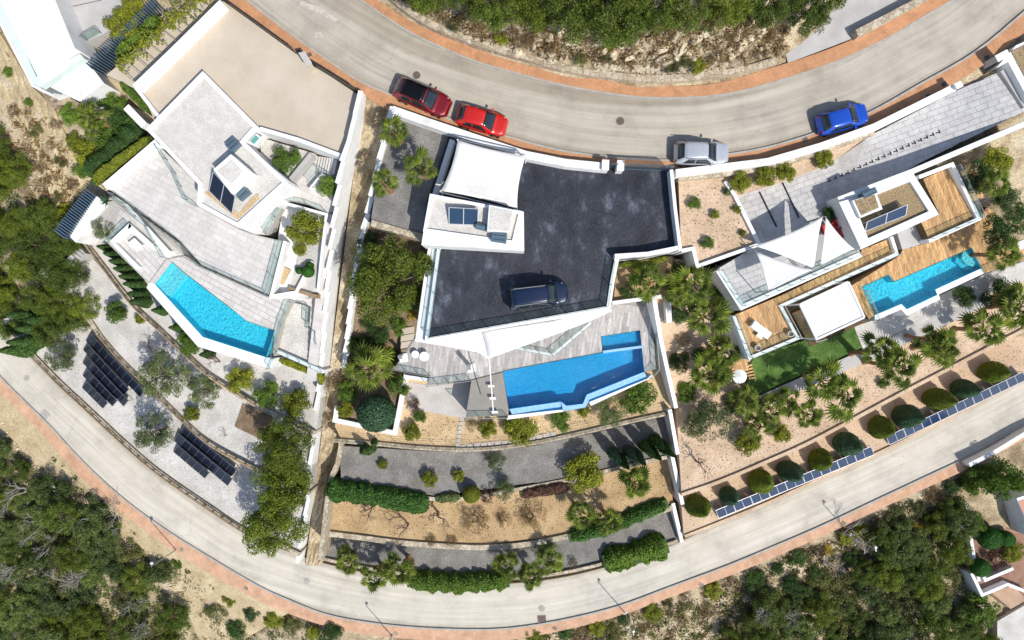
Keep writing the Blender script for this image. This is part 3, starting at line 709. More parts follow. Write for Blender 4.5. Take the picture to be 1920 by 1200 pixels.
# main terrace
mt = prism('terrace', [(195,350),(292,268),(371,342),(372,386),(446,428),(478,440),(530,452),(504,553),(378,497),(338,452),(215,362)], -2.42, -8, M_grout, vl)
lay(mt, 'tile', [(197,351),(292,270),(371,345),(372,387),(446,430),(478,442),(528,454),(503,551),(379,495),(339,450),(216,361)], -2.4, R(-27), .46, .92, .02, M_tile)
wall('terrace_wall', [(196,350,-1.7),(294,266,-1.7)], 0, .55, -8, M_white2, vl)
rail('long glass railing round the big tiled terrace of left villa', [(214,364),(338,455),(378,499),(503,555),(531,452)], -2.4, 1.0, 1.5)
rail('glass railing along the roof overhang at left villa', [(299,275),(330,325),(352,375),(372,388)], -2.38, .9, 1.3)
rail('glass railing above the lemon tree court', [(500,438),(534,377),(576,384),(612,398)], -2.4, .9, 1.3)
# tree court with white walls and the gravel patch beside it
prism('court_floor', [(532,376),(612,400),(600,545),(545,560),(505,555)], -3.4, -8, M_white, vl)
prism('court_gravel', [(560,440),(598,430),(594,548),(545,535),(560,470)], -3.36, -3.5, M_gravelw, vl)
wall('court_wall', [(531,380,-2.3),(612,402,-2.3),(604,470,-2.6),(596,545,-2.9)], 0, .22, -8, M_white2, vl)
wall('court_wall', [(534,452,-2.2),(508,556,-2.2),(555,548,-2.9),(585,490,-3.0)], 0, .26, -8, M_white2, vl)
prism('court_slab', [(533,500),(545,506),(530,534),(522,530)], -3.2, -3.4, M_gravelt, vl)
wall('timber_sleeper', [(541,540,-3.0),(592,556,-3.0)], 0, .3, -5, M_wood, vl)
# stair path along the boundary wall
sp_ = thing('garden_stair', 'long pale stepped path beside the stepped white wall', 'stairs', W(610, 500, -8))
for i in range(26):
    y = 400 + i * 12; x = 622 - .115 * (y - 400); z0 = -2.5 - i * .155
    prism('step', [(x - 12, y), (x + 6, y + 2), (x + 4, y + 15), (x - 14, y + 13)], z0, z0 - .6, M_tile, sp_)
# sunken lounge left of the pool
lg = prism('lounge', [(178,395),(212,366),(336,456),(345,478),(311,484),(278,531),(204,458)], -5.25, -9, M_grout, vl)
lay(lg, 'tile', [(206,455),(225,392),(312,448),(342,478),(312,482),(279,528)], -5.2, R(-46), .45, .9, .02, M_tile)
prism('lounge_bench', [(206,452),(242,418),(247,424),(217,455),(262,500),(255,505)], -4.75, -5.3, M_white, vl)
prism('lounge_bench', [(242,418),(292,462),(288,470),(240,428)], -4.75, -5.3, M_white, vl)
lt = thing('lounge_table', 'white square table in the sunken lounge', 'table', W(253, 459, -5.2))
prism('table_top', [(240,455),(252,446),(268,461),(257,472)], -4.75, -4.83, M_white2, lt)
for p in ((243,456),(252,449),(264,461),(256,468)): box('leg', W(*p, -5.0), (.08, .08, .4), M_white, lt)
rail('glass railing across the left end of the lounge', [(203,457),(242,420)], -5.2, .9, 1.0)
rail('slanting glass railing above the lounge steps', [(218,372),(280,425),(311,483)], -4.9, .9, 1.3)
prism('stair_white', [(216,368),(240,384),(318,470),(311,482),(270,425)], -4.5, -6, M_white, vl)
# pool deck
pd = prism('pool_deck', [(312,484),(346,479),(378,500),(505,557),(560,545),(583,560),(545,566),(528,600),(512,668),(514,620),(463,603),(440,584),(351,516),(323,492),(291,533),(278,531)], -5.27, -9, M_grout, vl)
lay(pd, 'tile', [(345,481),(378,502),(505,559),(560,548),(578,562),(545,564),(527,600),(518,630),(515,619),(463,602),(440,583),(352,515),(325,492),(315,486)], -5.2, R(-28), .46, .92, .02, M_tile)
lay(pd, 'tile', [(313,486),(323,492),(291,533),(279,531)], -5.2, R(-46), .46, .92, .02, M_tile)
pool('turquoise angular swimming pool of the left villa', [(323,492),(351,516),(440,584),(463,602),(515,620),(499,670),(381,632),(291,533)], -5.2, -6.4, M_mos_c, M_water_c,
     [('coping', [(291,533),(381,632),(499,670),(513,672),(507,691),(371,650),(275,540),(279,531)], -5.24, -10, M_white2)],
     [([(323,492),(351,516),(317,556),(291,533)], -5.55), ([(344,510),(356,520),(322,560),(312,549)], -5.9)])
rail('glass railing at the right end of the turquoise pool', [(545,566),(528,612),(514,672),(506,690)], -5.2, .9, 1.3)
# white lower court
prism('lower_court', [(546,566),(582,576),(579,610),(612,628),(604,694),(520,656),(530,602)], -6.4, -10, M_gravelw, vl)
rail('zigzag glass railing around the white lower court', [(548,562),(580,573),(577,612),(596,622),(596,645)], -6.0, .9, 1.0)
prism('court_paving', [(548,560),(597,553),(605,570),(598,625),(580,612),(583,575)], -5.6, -8, M_tile, vl)
wall('lower_court_wall', [(516,657,-6.0),(606,697,-6.0)], 0, .3, -10, M_white2, vl)
rail('pale railing on the low wall under the white lower court', [(520,660),(604,697)], -6.0, .6, 1.0)
# driveway boundary: white wall, gates
tag(wall('garden_wall', [(416,4,1.0),(333,86,1.0),(252,164,1.0)], 0, .5, -4, M_white2), 'white wall along the upper left edge of the beige driveway', 'wall')
tag(wall('garden_wall', [(254,164,.6),(300,222,.6)], 0, .25, -4, M_white2), 'short white wall with clipped hedge left of the driveway', 'wall')
def slat_gate(label, a, b, z, h=1.5, n=None, mat=M_black, nm='driveway_gate', step=.16, sw=.05):
    A, B = W(*a, z), W(*b, z); d = B - A; n = n or int(d.length / step)
    t = thing(nm, label, 'gate', A); ang = math.atan2(d.y, d.x)
    for i in range(n + 1): box('bar', A + d * (i / n) + Vector((0, 0, h / 2 + .06)), (sw, .03, h), mat, t, ang)
    for r in (.1, h - .02): bar('rail', A + Vector((0, 0, r)), B + Vector((0, 0, r)), .06, .07, mat, t)
    return t
slat_gate('dark slatted driveway gate at the top left of the driveway', (422,4), (556,101), .05, 1.4, 42, sw=.13)
slat_gate('dark slatted driveway gate right of the sandstone pillar', (584,121), (670,174), .05, 1.4, 26, sw=.13)
pl = thing('gate_pillar', 'sandstone gate pillar between two dark gates', 'pillar', W(569, 110, 0))
prism('shaft', [(560,100),(571,98),(583,118),(575,122)], 1.5, -.2, M_drive, pl); prism('cap', [(559,99),(571,96),(585,118),(575,124)], 1.58, 1.49, M_patio, pl)

# ================================================================== CENTRE VILLA
vc = thing('villa', 'white modern villa with dark stamped roof car park and blue pool', 'house', W(980, 500, -8.6))
rf = prism('roof_deck', [(842,250),(985,300),(1125,311),(1165,309),(1262,313),(1276,468),(1156,480),(1138,575),(803,632),(826,466),(797,462),(800,380)], 0.0, -3, M_dark, vc)
prism('roof_slab', [(778,640),(803,462),(830,470),(1100,560),(1138,574),(1148,583),(1105,603),(1040,628),(915,673),(897,661),(840,650)], -.32, -.95, M_white, vc)
prism('house_walls', [(795,632),(815,470),(1130,480),(1135,570),(1100,590),(920,625)], -.9, -8.6, M_white, vc)
prism('house_walls', [(1130,480),(1270,470),(1258,345),(835,280),(815,460)], -.04, -9, M_white, vc)
wall('roof_parapet', [(1140,577,.12),(800,637,.12),(823,466,.12)], 0, .28, -.95, M_white2, vc)
wall('roof_parapet', [(1157,484,.25),(1148,530,.18),(1141,577,.12)], 0, .34, -.95, M_white2, vc)
rail('glass railing along the left and lower edges of the dark roof car park', [(828,472),(805,634),(1137,576),(1150,492)], .1, .95, 1.6)
cr = thing('garden_wall', 'white curved wall at the lower right corner of the dark car park', 'wall', W(1210, 475, 0))
wall('coping', [(1153,480,1.0),(1215,476,1.0),(1274,464,1.0)], 0, .32, -3, M_white2, cr)
tag(wall('garden_wall', [(1259,318,1.05),(1266,390,1.05),(1276,470,1.05)], 0, .26, -3, M_white2), 'white wall along the right edge of the dark car park', 'wall')
tag(wall('garden_wall', [(735,205,.9),(800,228,.95),(880,255,1.0),(985,290,1.0),(1060,305,1.0),(1128,312,1.0)], 0, .6, -3, M_white2), 'white wall along the upper road beside the red cars', 'wall')
for i, (x, y) in enumerate(((1133,313),(1161,314))):
    g = thing('gate_pillar', ('white gate pillar at the left side of the small gate', 'white gate pillar between small gate and wide gate')[i], 'pillar', W(x, y, 0))
    box('shaft', W(x, y, .55) , (.5, .75, 1.3), M_white, g, R(-3)); box('cap', W(x, y, .55) + Vector((0, 0, .69)), (.56, .8, .08), M_white2, g, R(-3))
slat_gate('small dark pedestrian gate between two white pillars', (1143,315), (1153,316), .02, 1.6, 4, mat=M_ac)
slat_gate('wide dark barred sliding gate opening to the upper road', (1170,317), (1254,321), .02, 1.8, 24, sw=.07, mat=M_ac)
# drain grid on the car park
dg_ = thing('drain_grate', 'row of small dark drain slots in the dark car park', 'drain', W(1133, 399, .01))
for i in range(11): box('slot', W(1112 + i * 4.3, 395 + i * .9, .012), (.05, .2, .02), M_black, dg_, R(-20))
# shade canopy
cn = thing('shade_canopy', 'cream stretched fabric canopy over the parking bay', 'canopy', W(905, 325, 0))
def sail(parent, name, corners, sag=.06, n=14, mat=None, dome=0.):
    """fabric patch over 3 or 4 corners (world), edges curved inwards"""
    c = [Vector(p) for p in corners]
    if len(c) == 3: c = [c[0], c[1], c[2], c[2]]
    V = []; F = []
    for i in range(n + 1):
        for j in range(n + 1):
            u, v = i / n, j / n
            ed = sag
            uu = u + ed * 4 * v * (1 - v) * (1 - 2 * u) * (1 if len(corners) == 4 else .6); vv = v + ed * 4 * u * (1 - u) * (1 - 2 * v)
            p = (c[0] * (1 - uu) + c[1] * uu) * (1 - vv) + (c[3] * (1 - uu) + c[2] * uu) * vv
            p = p + Vector((0, 0, -dome * 16 * u * (1 - u) * v * (1 - v))); V.append(p)
    for i in range(n):
        for j in range(n):
            a = i * (n + 1) + j; F.append((a, a + 1, a + n + 2, a + n + 1))
    o = obj(name, V, F, mat or M_fabric, parent, smooth=True)
    m = o.modifiers.new('t', 'SOLIDIFY'); m.thickness = .02
    return o
sail(cn, 'fabric', [W(858,262,2.35), W(986,292,2.35), W(970,392,2.35), W(826,358,2.35)], .035, 14, None, .18)
for p in ((858,262),(986,292),(970,392),(826,358)):
    q = W(*p, 2.4); rod('mast', Vector((q.x, q.y, 0)), q, .06, M_white, cn, 10)
for a, b in (((862,262),(984,290)), ((824,360),(968,394))): bar('edge_beam', W(*a, 2.3), W(*b, 2.3), .07, .1, M_grey, cn)
tag(wall('garden_wall', [(848,262,.9),(815,366,.9)], 0, .4, -3, M_white2), 'white wall left of the cream fabric canopy', 'wall')
# stair tower with collectors
prism('stair_tower', [(806,363),(982,397),(983,470),(790,459)], 2.3, -.5, M_white, vc)
P_ = [(806,363),(980,396),(965,458),(793,434)]
parapet_roof(vc, P_, 2.9, 2.2, M_roofgr, .25, .25, 'tower_roof')
prism('tower_box', [(917,384),(965,394),(956,436),(913,434)], 3.5, 2.6, M_white, vc); prism('tower_box_gravel', [(920,388),(961,396),(956,434),(918,430)], 3.53, 3.48, M_roofgr, vc)
collector('pair of blue solar collectors on the white stair tower', [(842,420,2.75), (896,422,2.75), (897,392,3.35), (842,389,3.35)], 2, M_alu, M_coll, tank=((893,423,2.95), (914,428,2.95)))
acbox('dark blue box unit on the corner of the white stair tower', [(864 + 0, 435 + 0), (893, 439), (890, 456), (862, 452)] if False else [(923,435),(951,438),(949,456),(921,452)], 3.4, .6)
# side gravel garden and its low stone edge
prism('side_gravel', [(736,212),(845,250),(800,450),(695,418),(712,300)], -.25, -4, M_gravelg, kind='structure')
stone_wall([(696,418),(745,432),(797,446)], -.1, .5, -4, 'low stone ledge at the lower end of the dark side gravel')
# pool terrace
pt = prism('pool_terrace', [(775,636),(738,692),(806,705),(800,722),(882,712),(945,696),(1130,661),(1128,631),(1200,620),(1208,698),(1230,692),(1222,562),(1150,560),(900,600)], -5.83, -9, M_pgrout, vc)
lay(pt, 'floor_tile', [(777,638),(742,690),(806,703),(802,720),(882,711),(945,694),(1129,660),(1127,631),(1200,619),(1208,696),(1229,690),(1220,575),(1150,570),(900,610)], -5.8, R(80), .32, 1.35, .012, M_ptile, rnd=1)
prism('matting', [(884,713),(943,698),(954,770),(953,779),(873,782)], -5.79, -8.6, M_rubber, vc)
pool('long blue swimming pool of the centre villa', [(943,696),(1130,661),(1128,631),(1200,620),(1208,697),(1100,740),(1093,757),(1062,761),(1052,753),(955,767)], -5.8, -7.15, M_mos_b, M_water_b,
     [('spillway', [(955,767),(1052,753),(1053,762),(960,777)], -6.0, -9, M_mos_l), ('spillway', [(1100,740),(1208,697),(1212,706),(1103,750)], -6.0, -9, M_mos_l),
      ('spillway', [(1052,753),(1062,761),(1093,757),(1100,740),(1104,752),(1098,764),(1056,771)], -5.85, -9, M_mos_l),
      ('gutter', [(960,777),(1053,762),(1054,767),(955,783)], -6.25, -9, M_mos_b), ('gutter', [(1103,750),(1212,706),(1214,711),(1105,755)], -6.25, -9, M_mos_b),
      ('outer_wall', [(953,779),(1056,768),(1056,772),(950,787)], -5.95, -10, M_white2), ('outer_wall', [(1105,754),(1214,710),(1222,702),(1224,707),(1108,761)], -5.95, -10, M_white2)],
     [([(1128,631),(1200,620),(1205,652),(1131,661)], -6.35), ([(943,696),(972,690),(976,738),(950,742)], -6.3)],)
dv = wall('pool_divider', [(1131,660,-5.76),(1205,650,-5.76)], 0, .22, -7.15, M_mos_l, vc)
rail('glass railing at the right end of the blue pool', [(1222,566),(1232,692),(1218,708)], -5.75, 1.0, .9)
rail('glass railing at the lower left corner of the pool terrace', [(739,692),(806,705)], -5.78, .95, 1.2)
rail('glass railing above the sunken patio', [(801,723),(883,713)], -5.78, .95, 1.1)
rail('glass railing at the end of the grey matting', [(872,783),(952,781)], -5.78, .95, 1.2)
tr = thing('balcony', 'triangular balcony with white edge above the pool terrace', 'balcony', W(1040, 640, -3.2))
prism('slab', [(950,652),(1037,668),(1112,604),(1060,595),(960,620)], -3.1, -3.4, M_white, tr)
lay(prism('floor', [(955,648),(1036,663),(1106,604),(1060,595),(960,618)], -3.07, -3.12, M_pgrout, tr), 'floor_tile', [(955,648),(1036,663),(1106,604),(1060,595),(960,618)], -3.04, R(80), .32, 1.35, .012, M_ptile, rnd=1)
rail('glass railing round the triangular balcony', [(962,653),(1037,667),(1110,606)], -3.05, 1.0, 1.1)
# patio below, white edges
prism('patio', [(768,716),(800,722),(882,714),(874,782),(868,784),(790,770),(762,768)], -8.55, -9.4, M_patio, kind='structure')
tag(wall('garden_wall', [(762,700,-7.8),(740,812,-7.8),(628,788,-7.8),(632,762,-7.8)], 0, .42, -11, M_white2), 'white L-shaped wall around the big ball topiary', 'wall')
tag(wall('garden_wall', [(757,706,-6.0),(806,713,-6.0)], 0, .3, -9, M_white2), 'white wall end above the sunken patio', 'wall')
prism('planting_bed', [(640,690),(760,690),(740,805),(630,785)], -8.3, -11, M_soil, kind='structure')
ribbon('garden_slope', [W(690,420,-2.5), W(672,500,-4.2), W(655,600,-6.3), W(640,700,-8.3)], [W(800,446,-2.0), W(806,520,-4.2), W(790,600,-5.6), W(770,700,-8.3)], M_soil, 8, 24, .8, jit=.08)
pv = thing('garden_paving', 'brown paving slabs at the left of the pool terrace', 'paving', W(765, 640, -6))
for i in range(4): prism('slab', [(752 + i * 0, 616 + i * 13), (777, 612 + i * 13), (776, 624 + i * 13), (751, 628 + i * 13)], -5.9 + .01 * i, -6.4, M_bstone if i == 3 else M_drive, pv)
# upper right planting pocket between villa and boundary wall
prism('planting_pocket', [(1157,495),(1262,480),(1256,560),(1150,568)], -2.4, -6, M_gravelo, vc)
tag(wall('garden_wall', [(1148,568,-1.9),(1240,556,-1.9)], 0, .3, -6, M_white2), 'white wall below the planted pocket beside the pool terrace', 'wall')
chm = thing('service_box', 'white service niche at the upper right of the pool terrace', 'service box', W(1232, 580, -5.8))
prism('side', [(1217,562),(1227,562),(1229,585),(1222,586)], -4.3, -5.8, M_white, chm); prism('side', [(1246,558),(1258,558),(1260,604),(1250,606)], -4.3, -5.8, M_white, chm); prism('floor', [(1227,562),(1246,560),(1248,602),(1228,598)], -5.2, -5.8, M_greyslab, chm)
# white shade beam, shower and tables
bm_ = thing('fabric_awning', 'white triangular awning reaching over the pool terrace', 'awning', W(960, 640, -1))
sail(bm_, 'fabric', [W(903,622,-.2), W(1060,598,-.2), W(1000,640,-.25), W(915,672,-.3)], .01, 8)
for a, b in ((((917,672,-.35), (925,774,-3.6))),): rod('mast', W(*a), W(*b), .05, M_white, bm_, 10)
for p in ((921,724),(924,747),(928,773)): box('bracket', W(*p, -5.4), (.55, .2, .12), M_white, bm_)
def pillar_post(label, px, py, z, h, w=.32):
    t = thing('garden_shower', label, 'shower', W(px, py, z)); b = W(px, py, z)
    box('base', b + Vector((0, 0, .05)), (.75, .75, .1), M_white, t, R(8)); box('column', b + Vector((-.15, .2, h / 2)), (w, .14, h), M_white, t, R(8)); box('head', b + Vector((-.1, .12, h)), (.34, .3, .06), M_grey, t, R(8))
pillar_post('white shower column on the tiled pool terrace', 884, 690, -5.8, 2.1)
pillar_post('white post at the left corner of the pool terrace', 757, 671, -5.8, 1.3)
for i, (px, py, r) in enumerate(((780,664,.33),(797,668,.42))):
    t = thing('round_table', ('smaller white round table on the pool terrace', 'larger white round table on the pool terrace')[i], 'table', W(px, py, -5.8), 0, 'round tables on the pool terrace')
    b = W(px, py, -5.8); rod('top', b + Vector((0, 0, .42 + i * .12)), b + Vector((0, 0, .47 + i * .12)), r, M_white2, t, 24); rod('stem', b, b + Vector((0, 0, .42)), .05, M_white, t); rod('foot', b, b + Vector((0, 0, .04)), r * .6, M_white, t, 18)

# ================================================================== RIGHT VILLA
vr = thing('villa', 'white villa with timber decks and shade sails at right', 'house', W(1650, 450, -8))
tag(wall('garden_wall', [(1268,324,1.0),(1350,314,1.0),(1440,303,1.0),(1540,274,1.0),(1640,238,1.0),(1790,164,1.0)], 0, .55, -3, M_white2), 'long white wall along the upper road beside the silver and blue cars', 'wall')
prism('upper_planter', [(1272,336),(1440,312),(1560,280),(1640,246),(1560,305),(1480,336),(1380,366),(1424,456),(1308,498),(1300,464),(1277,467)], -.2, -4, M_sand, kind='structure')
tag(wall('garden_wall', [(1360,340,.1),(1378,366,.1),(1424,458,.1),(1308,499,.1),(1300,466,.1),(1278,470,.1)], 0, .28, -5, M_white2), 'white wall enclosing the sandy upper planter', 'wall')
stone_wall([(1272,334),(1360,326),(1440,313),(1540,284),(1640,248)], .35, .35, -1, 'narrow tan stone ledge behind the long white road wall')
ORDW = 'first second third fourth fifth sixth seventh eighth ninth tenth eleventh twelfth thirteenth fourteenth fifteenth sixteenth seventeenth eighteenth nineteenth'.split()
def ramp_z(px): return -1.3 + 1.3 * min(1, max(0, (px - 1590) / 300))
rz_ = [(1892,128),(1925,205),(1750,292),(1600,372),(1572,378),(1612,472),(1392,572),(1347,505),(1424,458),(1380,366),(1480,336),(1560,305),(1640,250),(1790,172)]
ramp_pts = [(x, y, ramp_z(x)) for x, y in rz_]
pk = prism('ramp', [(x, y, z - .03) for x, y, z in ramp_pts], 0, -6, M_pavgr, vr)
def ramp_w(x, y):
    z = -1.0
    for _ in range(4): z = ramp_z(960 + x * F_PX / (CAM_H - z))
    return z
lay(pk, 'paver', [(x, y) for x, y in rz_], -.9, R(20), .45, .9, .02, M_paver, thick=.03, zf=ramp_w)
for i in range(19):
    x = 1556 + i * 11.4; y = 338 - i * 5.05; z = ramp_z(x); rb = thing('step_shade', f'small dark strip for step-edge shade on the paved ramp, {ORDW[i]} from the lower end', 'shade_strip', W(x, y, z), 0, 'step-edge shade strips along the paved ramp'); box('shade_strip', W(x, y, z) + Vector((0, 0, .03)), (.05, .28, .07), M_black, rb, R(20)); box('shade_strip', W(x - 3, y + 2, z) + Vector((0, 0, .03)), (.2, .05, .07), M_black, rb, R(20))  # dark strips added to stand for shade at the ramp's step edges
for a, b, l_ in (((1424,360), (1456,425), 'long dark drain channel across the paved parking, left of two'), ((1466,340), (1498,408), 'long dark drain channel across the paved parking, right of two')): dr_ = thing('drain_channel', l_, 'drain', W(*a, -1.3)); bar('channel', W(*a, -1.27), W(*b, -1.27), .12, .04, M_black, dr_)
tag(wall('garden_wall', [(1572,374,.75),(1712,321,.75),(1925,231,.9)], 0, .4, -4, M_white2), 'white wall between paved ramp and roof of right villa', 'wall')
parapet_roof(vr, [(1573,379),(1712,324),(1761,402),(1613,468)], .7, -6, M_pebble, .55, .3)
prism('roof_box', [(1598,376),(1643,362),(1655,392),(1613,409)], 1.35, .4, M_white, vr); prism('roof_box_pebbles', [(1602,376),(1640,365),(1648,389),(1615,404)], 1.38, 1.3, M_pebble, vr)
prism('roof_box', [(1573,379),(1597,372),(1630,452),(1614,466)], 1.0, .6, M_white, vr)
collector('pair of dark blue tilted solar collectors on brown pebble roof', [(1622,434,.62), (1698,404,.62), (1701,384,1.2), (1626,416,1.2)], 2, M_alu, M_panelb)
acbox('grey box unit at the edge of the brown pebble roof', [(1617,362),(1641,350),(1646,361),(1622,371)], 1.5, .7)
def deck(pts, z, zb, ang=R(-67), parent=vr, nm='timber_deck'):
    d = prism(nm, pts, z - .03, zb, M_plankb, parent); lay(d, 'plank', pts, z, ang, .22, 2.6, .014, M_plank, rnd=1, thick=.03); return d
deck([(1730,336),(1784,312),(1830,406),(1741,446),(1727,416),(1762,402)], -2.2, -6)
deck([(1804,330),(1830,322),(1848,370),(1824,378)], -2.6, -6)
rail('glass railing round the upper timber deck', [(1788,313),(1834,408),(1742,449)], -2.15, .9, 1.2)
wall('deck_wall', [(1724,332,-1.6),(1786,308,-1.6),(1836,410,-1.9),(1742,452,-1.9)], 0, .3, -6, M_white2, vr)
prism('grey_terrace', [(1682,436),(1727,418),(1738,455),(1692,468)], -3.2, -6, M_greyslab, vr)
deck([(1672,446),(1680,472),(1566,524),(1462,572),(1492,632),(1408,668),(1379,590),(1470,552),(1612,482),(1616,468)], -2.6, -6)
wall('deck_wall', [(1672,444,-2.2),(1682,476,-2.2),(1566,528,-2.4),(1464,574,-2.4),(1496,634,-2.4),(1406,671,-2.4),(1376,592,-2.4)], 0, .25, -8, M_white2, vr)
rail('glass railing around the lower left timber deck', [(1376,592),(1406,670),(1495,633),(1464,574)], -2.4, .9, 1.2)
rail('long glass railing above the white louvred pergola', [(1464,574),(1566,528),(1682,477)], -2.4, .9, 1.2)
wall('terrace_edge', [(1347,507,-1.15),(1391,576,-1.15),(1614,477,-1.15)], 0, .42, -6, M_white2, vr)
rail('glass railing along the paved terrace under the shade sails', [(1349,507),(1392,574),(1612,476)], -1.15, .9, 1.0)
# pool deck and pool
pdr = deck([(1590,540),(1686,480),(1694,466),(1740,456),(1834,412),(1850,388),(1866,398),(1886,462),(1925,468),(1925,488),(1846,512),(1822,465),(1677,528),(1667,515),(1616,538),(1640,592),(1629,598)], -5.4, -9)
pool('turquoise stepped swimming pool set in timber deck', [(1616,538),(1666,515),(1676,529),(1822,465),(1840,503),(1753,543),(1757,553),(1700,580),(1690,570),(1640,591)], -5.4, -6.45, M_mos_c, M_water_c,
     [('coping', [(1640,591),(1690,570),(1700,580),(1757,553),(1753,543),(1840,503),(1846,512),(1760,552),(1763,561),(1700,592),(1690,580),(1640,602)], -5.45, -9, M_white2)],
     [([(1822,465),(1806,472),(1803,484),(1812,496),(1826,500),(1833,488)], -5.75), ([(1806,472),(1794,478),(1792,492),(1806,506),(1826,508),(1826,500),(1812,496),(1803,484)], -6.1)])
rail('glass railing along the outer edge of the pool deck', [(1846,512),(1925,485)], -5.35, .9, 1.2)
rail('glass railing beside the stepped turquoise pool', [(1618,545),(1640,600)], -5.3, .9, 1.0)
prism('white_seat', [(1890,460),(1925,448),(1925,466),(1896,470)], -4.9, -5.6, M_white, vr)
# louvred pergola
pg = thing('louvred_pergola', 'white louvred pergola roof between deck and lawn', 'pergola', W(1560, 585, -5.4))
c4 = [W(1500,571,-3.0), W(1590,529,-3.0), W(1620,595,-3.0), W(1531,636,-3.0)]
for a, b in zip(c4, c4[1:] + c4[:1]): bar('frame', a, b, .16, .2, M_white2, pg)
for i in range(1, 30):
    u = i / 30; a = c4[0].lerp(c4[3], u); b = c4[1].lerp(c4[2], u); d = (b - a); q = d.to_track_quat('X', 'Z'); q = q @ Matrix.Rotation(R(24), 4, 'X').to_quaternion()
    link('louvre', unit_box(M_white2), pg, (a + b) / 2 - pg.location, q.to_euler(), (d.length - .1, .105, .02))
for p in c4: rod('post', Vector((p.x, p.y, -8)), p, .07, M_white, pg, 8)
prism('grey_floor', [(1485,588),(1600,533),(1632,600),(1520,650)], -7.6, -9, M_plankb, vr)
gr_ = rail('glass screen box at the left end of the louvred pergola', [(1486,590),(1512,640),(1531,635)], -5.2, 2.0, 1.2, nm='glass_screen')
prism('lower_wall', [(1376,592),(1404,670),(1392,664),(1362,600)], -5, -9, M_greyslab, vr)
# lawn, pale path, pale gravel
prism('lawn', [(1494,643),(1601,611),(1616,652),(1407,746),(1400,700),(1414,667)], -7.7, -9.5, M_lawn, kind='structure')
prism('garden_path', [(1407,750),(1618,656),(1850,548),(1866,566),(1640,672),(1412,772)], -7.75, -10, M_greyslab, kind='structure')
prism('pale_gravel', [(1601,612),(1640,600),(1760,556),(1846,514),(1940,480),(1940,520),(1850,550),(1618,654)], -7.7, -9.6, M_gravelw, kind='structure')
deck([(1350,690),(1398,664),(1404,690),(1362,712)], -7.4, -9)
lgs = thing('log_steps', 'fan of short timber steps beside the white parasol', 'steps', W(1400, 690, -7.7))
for i in range(5): bar('log', W(1392 + i * 3, 690 + i * 5, -7.6), W(1410 + i * 1.5, 684 + i * 6, -7.6), .16, .12, M_plank, lgs)
um = thing('parasol', 'round white parasol beside the lawn', 'parasol', W(1387, 706, -7.7)); b = W(1387, 706, -5.6)
n = 20; V = [b + Vector((0, 0, .3))] + [b + Vector((.62 * math.cos(2 * math.pi * i / n), .62 * math.sin(2 * math.pi * i / n), 0)) for i in range(n)] + [b + Vector((.6 * math.cos(2 * math.pi * i / n), .6 * math.sin(2 * math.pi * i / n), -.12)) for i in range(n)]
obj('canopy', V, [(0, 1 + i, 1 + (i + 1) % n) for i in range(n)] + [(1 + i, 1 + n + i, 1 + n + (i + 1) % n, 1 + (i + 1) % n) for i in range(n)], M_white2, um); rod('pole', b - Vector((0, 0, 2.1)), b + Vector((0, 0, .3)), .03, M_grey, um); rod('base', b - Vector((0, 0, 2.1)), b - Vector((0, 0, 2.0)), .28, M_grey, um, 14)
# shade sails
for lab, cs in (('large white triangular shade sail in the middle of the paved terrace', [(1415,461,1.2), (1543,406,1.8), (1526,503,1.0)]), ('white triangular shade sail nearest the pebble roof', [(1548,406,1.8), (1602,467,1.2), (1539,497,1.0)]), ('white triangular shade sail at the lower left of the paved terrace', [(1417,471,1.2), (1524,506,1.0), (1442,545,1.6)])):
    t = thing('shade_sail', lab, 'shade sail', W(cs[0][0], cs[0][1], -1.3), 0, 'white shade sails'); cc = [W(*c) for c in cs]
    sail(t, 'cloth', cc, .05, 12, None, .08)
    for p in cc: rod('mast', Vector((p.x, p.y, -1.3)), p, .04, M_grey, t, 8)
# furniture
def seat_block(label, px, py, z, rz, dims, mat, nm='lounge_chair', cat='chair'):
    c = W(px, py, z); t = thing(nm, label, cat, c, rz)
    l, w, h = dims
    link('seat', unit_box(mat), t, (0, 0, h * .7), (0, 0, 0), (l, w, .16)); link('backrest', unit_box(mat), t, (-l / 2 + .08, 0, h * 1.1), (0, R(-12), 0), (.14, w, h))
    for s in (-1, 1): link('armrest', unit_box(mat), t, (.05, s * (w / 2 - .05), h * 1.0), (0, 0, 0), (l * .8, .1, .18))
    for sx in (-1, 1):
        for sy in (-1, 1): link('leg', unit_box(M_black), t, (sx * (l / 2 - .08), sy * (w / 2 - .08), h * .31), (0, 0, 0), (.06, .06, h * .62))
seat_block('dark red sofa beside the white shade sail', 1586, 432, -1.3, R(-67), (.9, 1.5, .45), M_red, 'sofa', 'sofa')
seat_block('red armchair nearest the potted tree, under the sails', 1544, 430, -1.3, R(20), (.65, .7, .45), M_red)
seat_block('red armchair between armchair and sofa', 1562, 420, -1.3, R(-40), (.6, .65, .45), M_red)
def lounger(label, px, py, z, rz):
    t = thing('sun_lounger', label, 'sun lounger', W(px, py, z), rz)
    link('mattress', unit_box(M_white2), t, (.25, 0, .3), (0, 0, 0), (1.3, .62, .1)); link('backrest', unit_box(M_white2), t, (-.62, 0, .42), (0, R(28), 0), (.62, .62, .09))
    link('frame', unit_box(M_white), t, (0, 0, .2), (0, 0, 0), (1.8, .66, .06))
    for sx in (-.75, .75):
        for sy in (-.27, .27): link('leg', unit_box(M_white), t, (sx, sy, .09), (0, 0, 0), (.06, .06, .18))
lounger('white sun lounger on the lower left timber deck', 1424, 618, -2.6, R(-36))
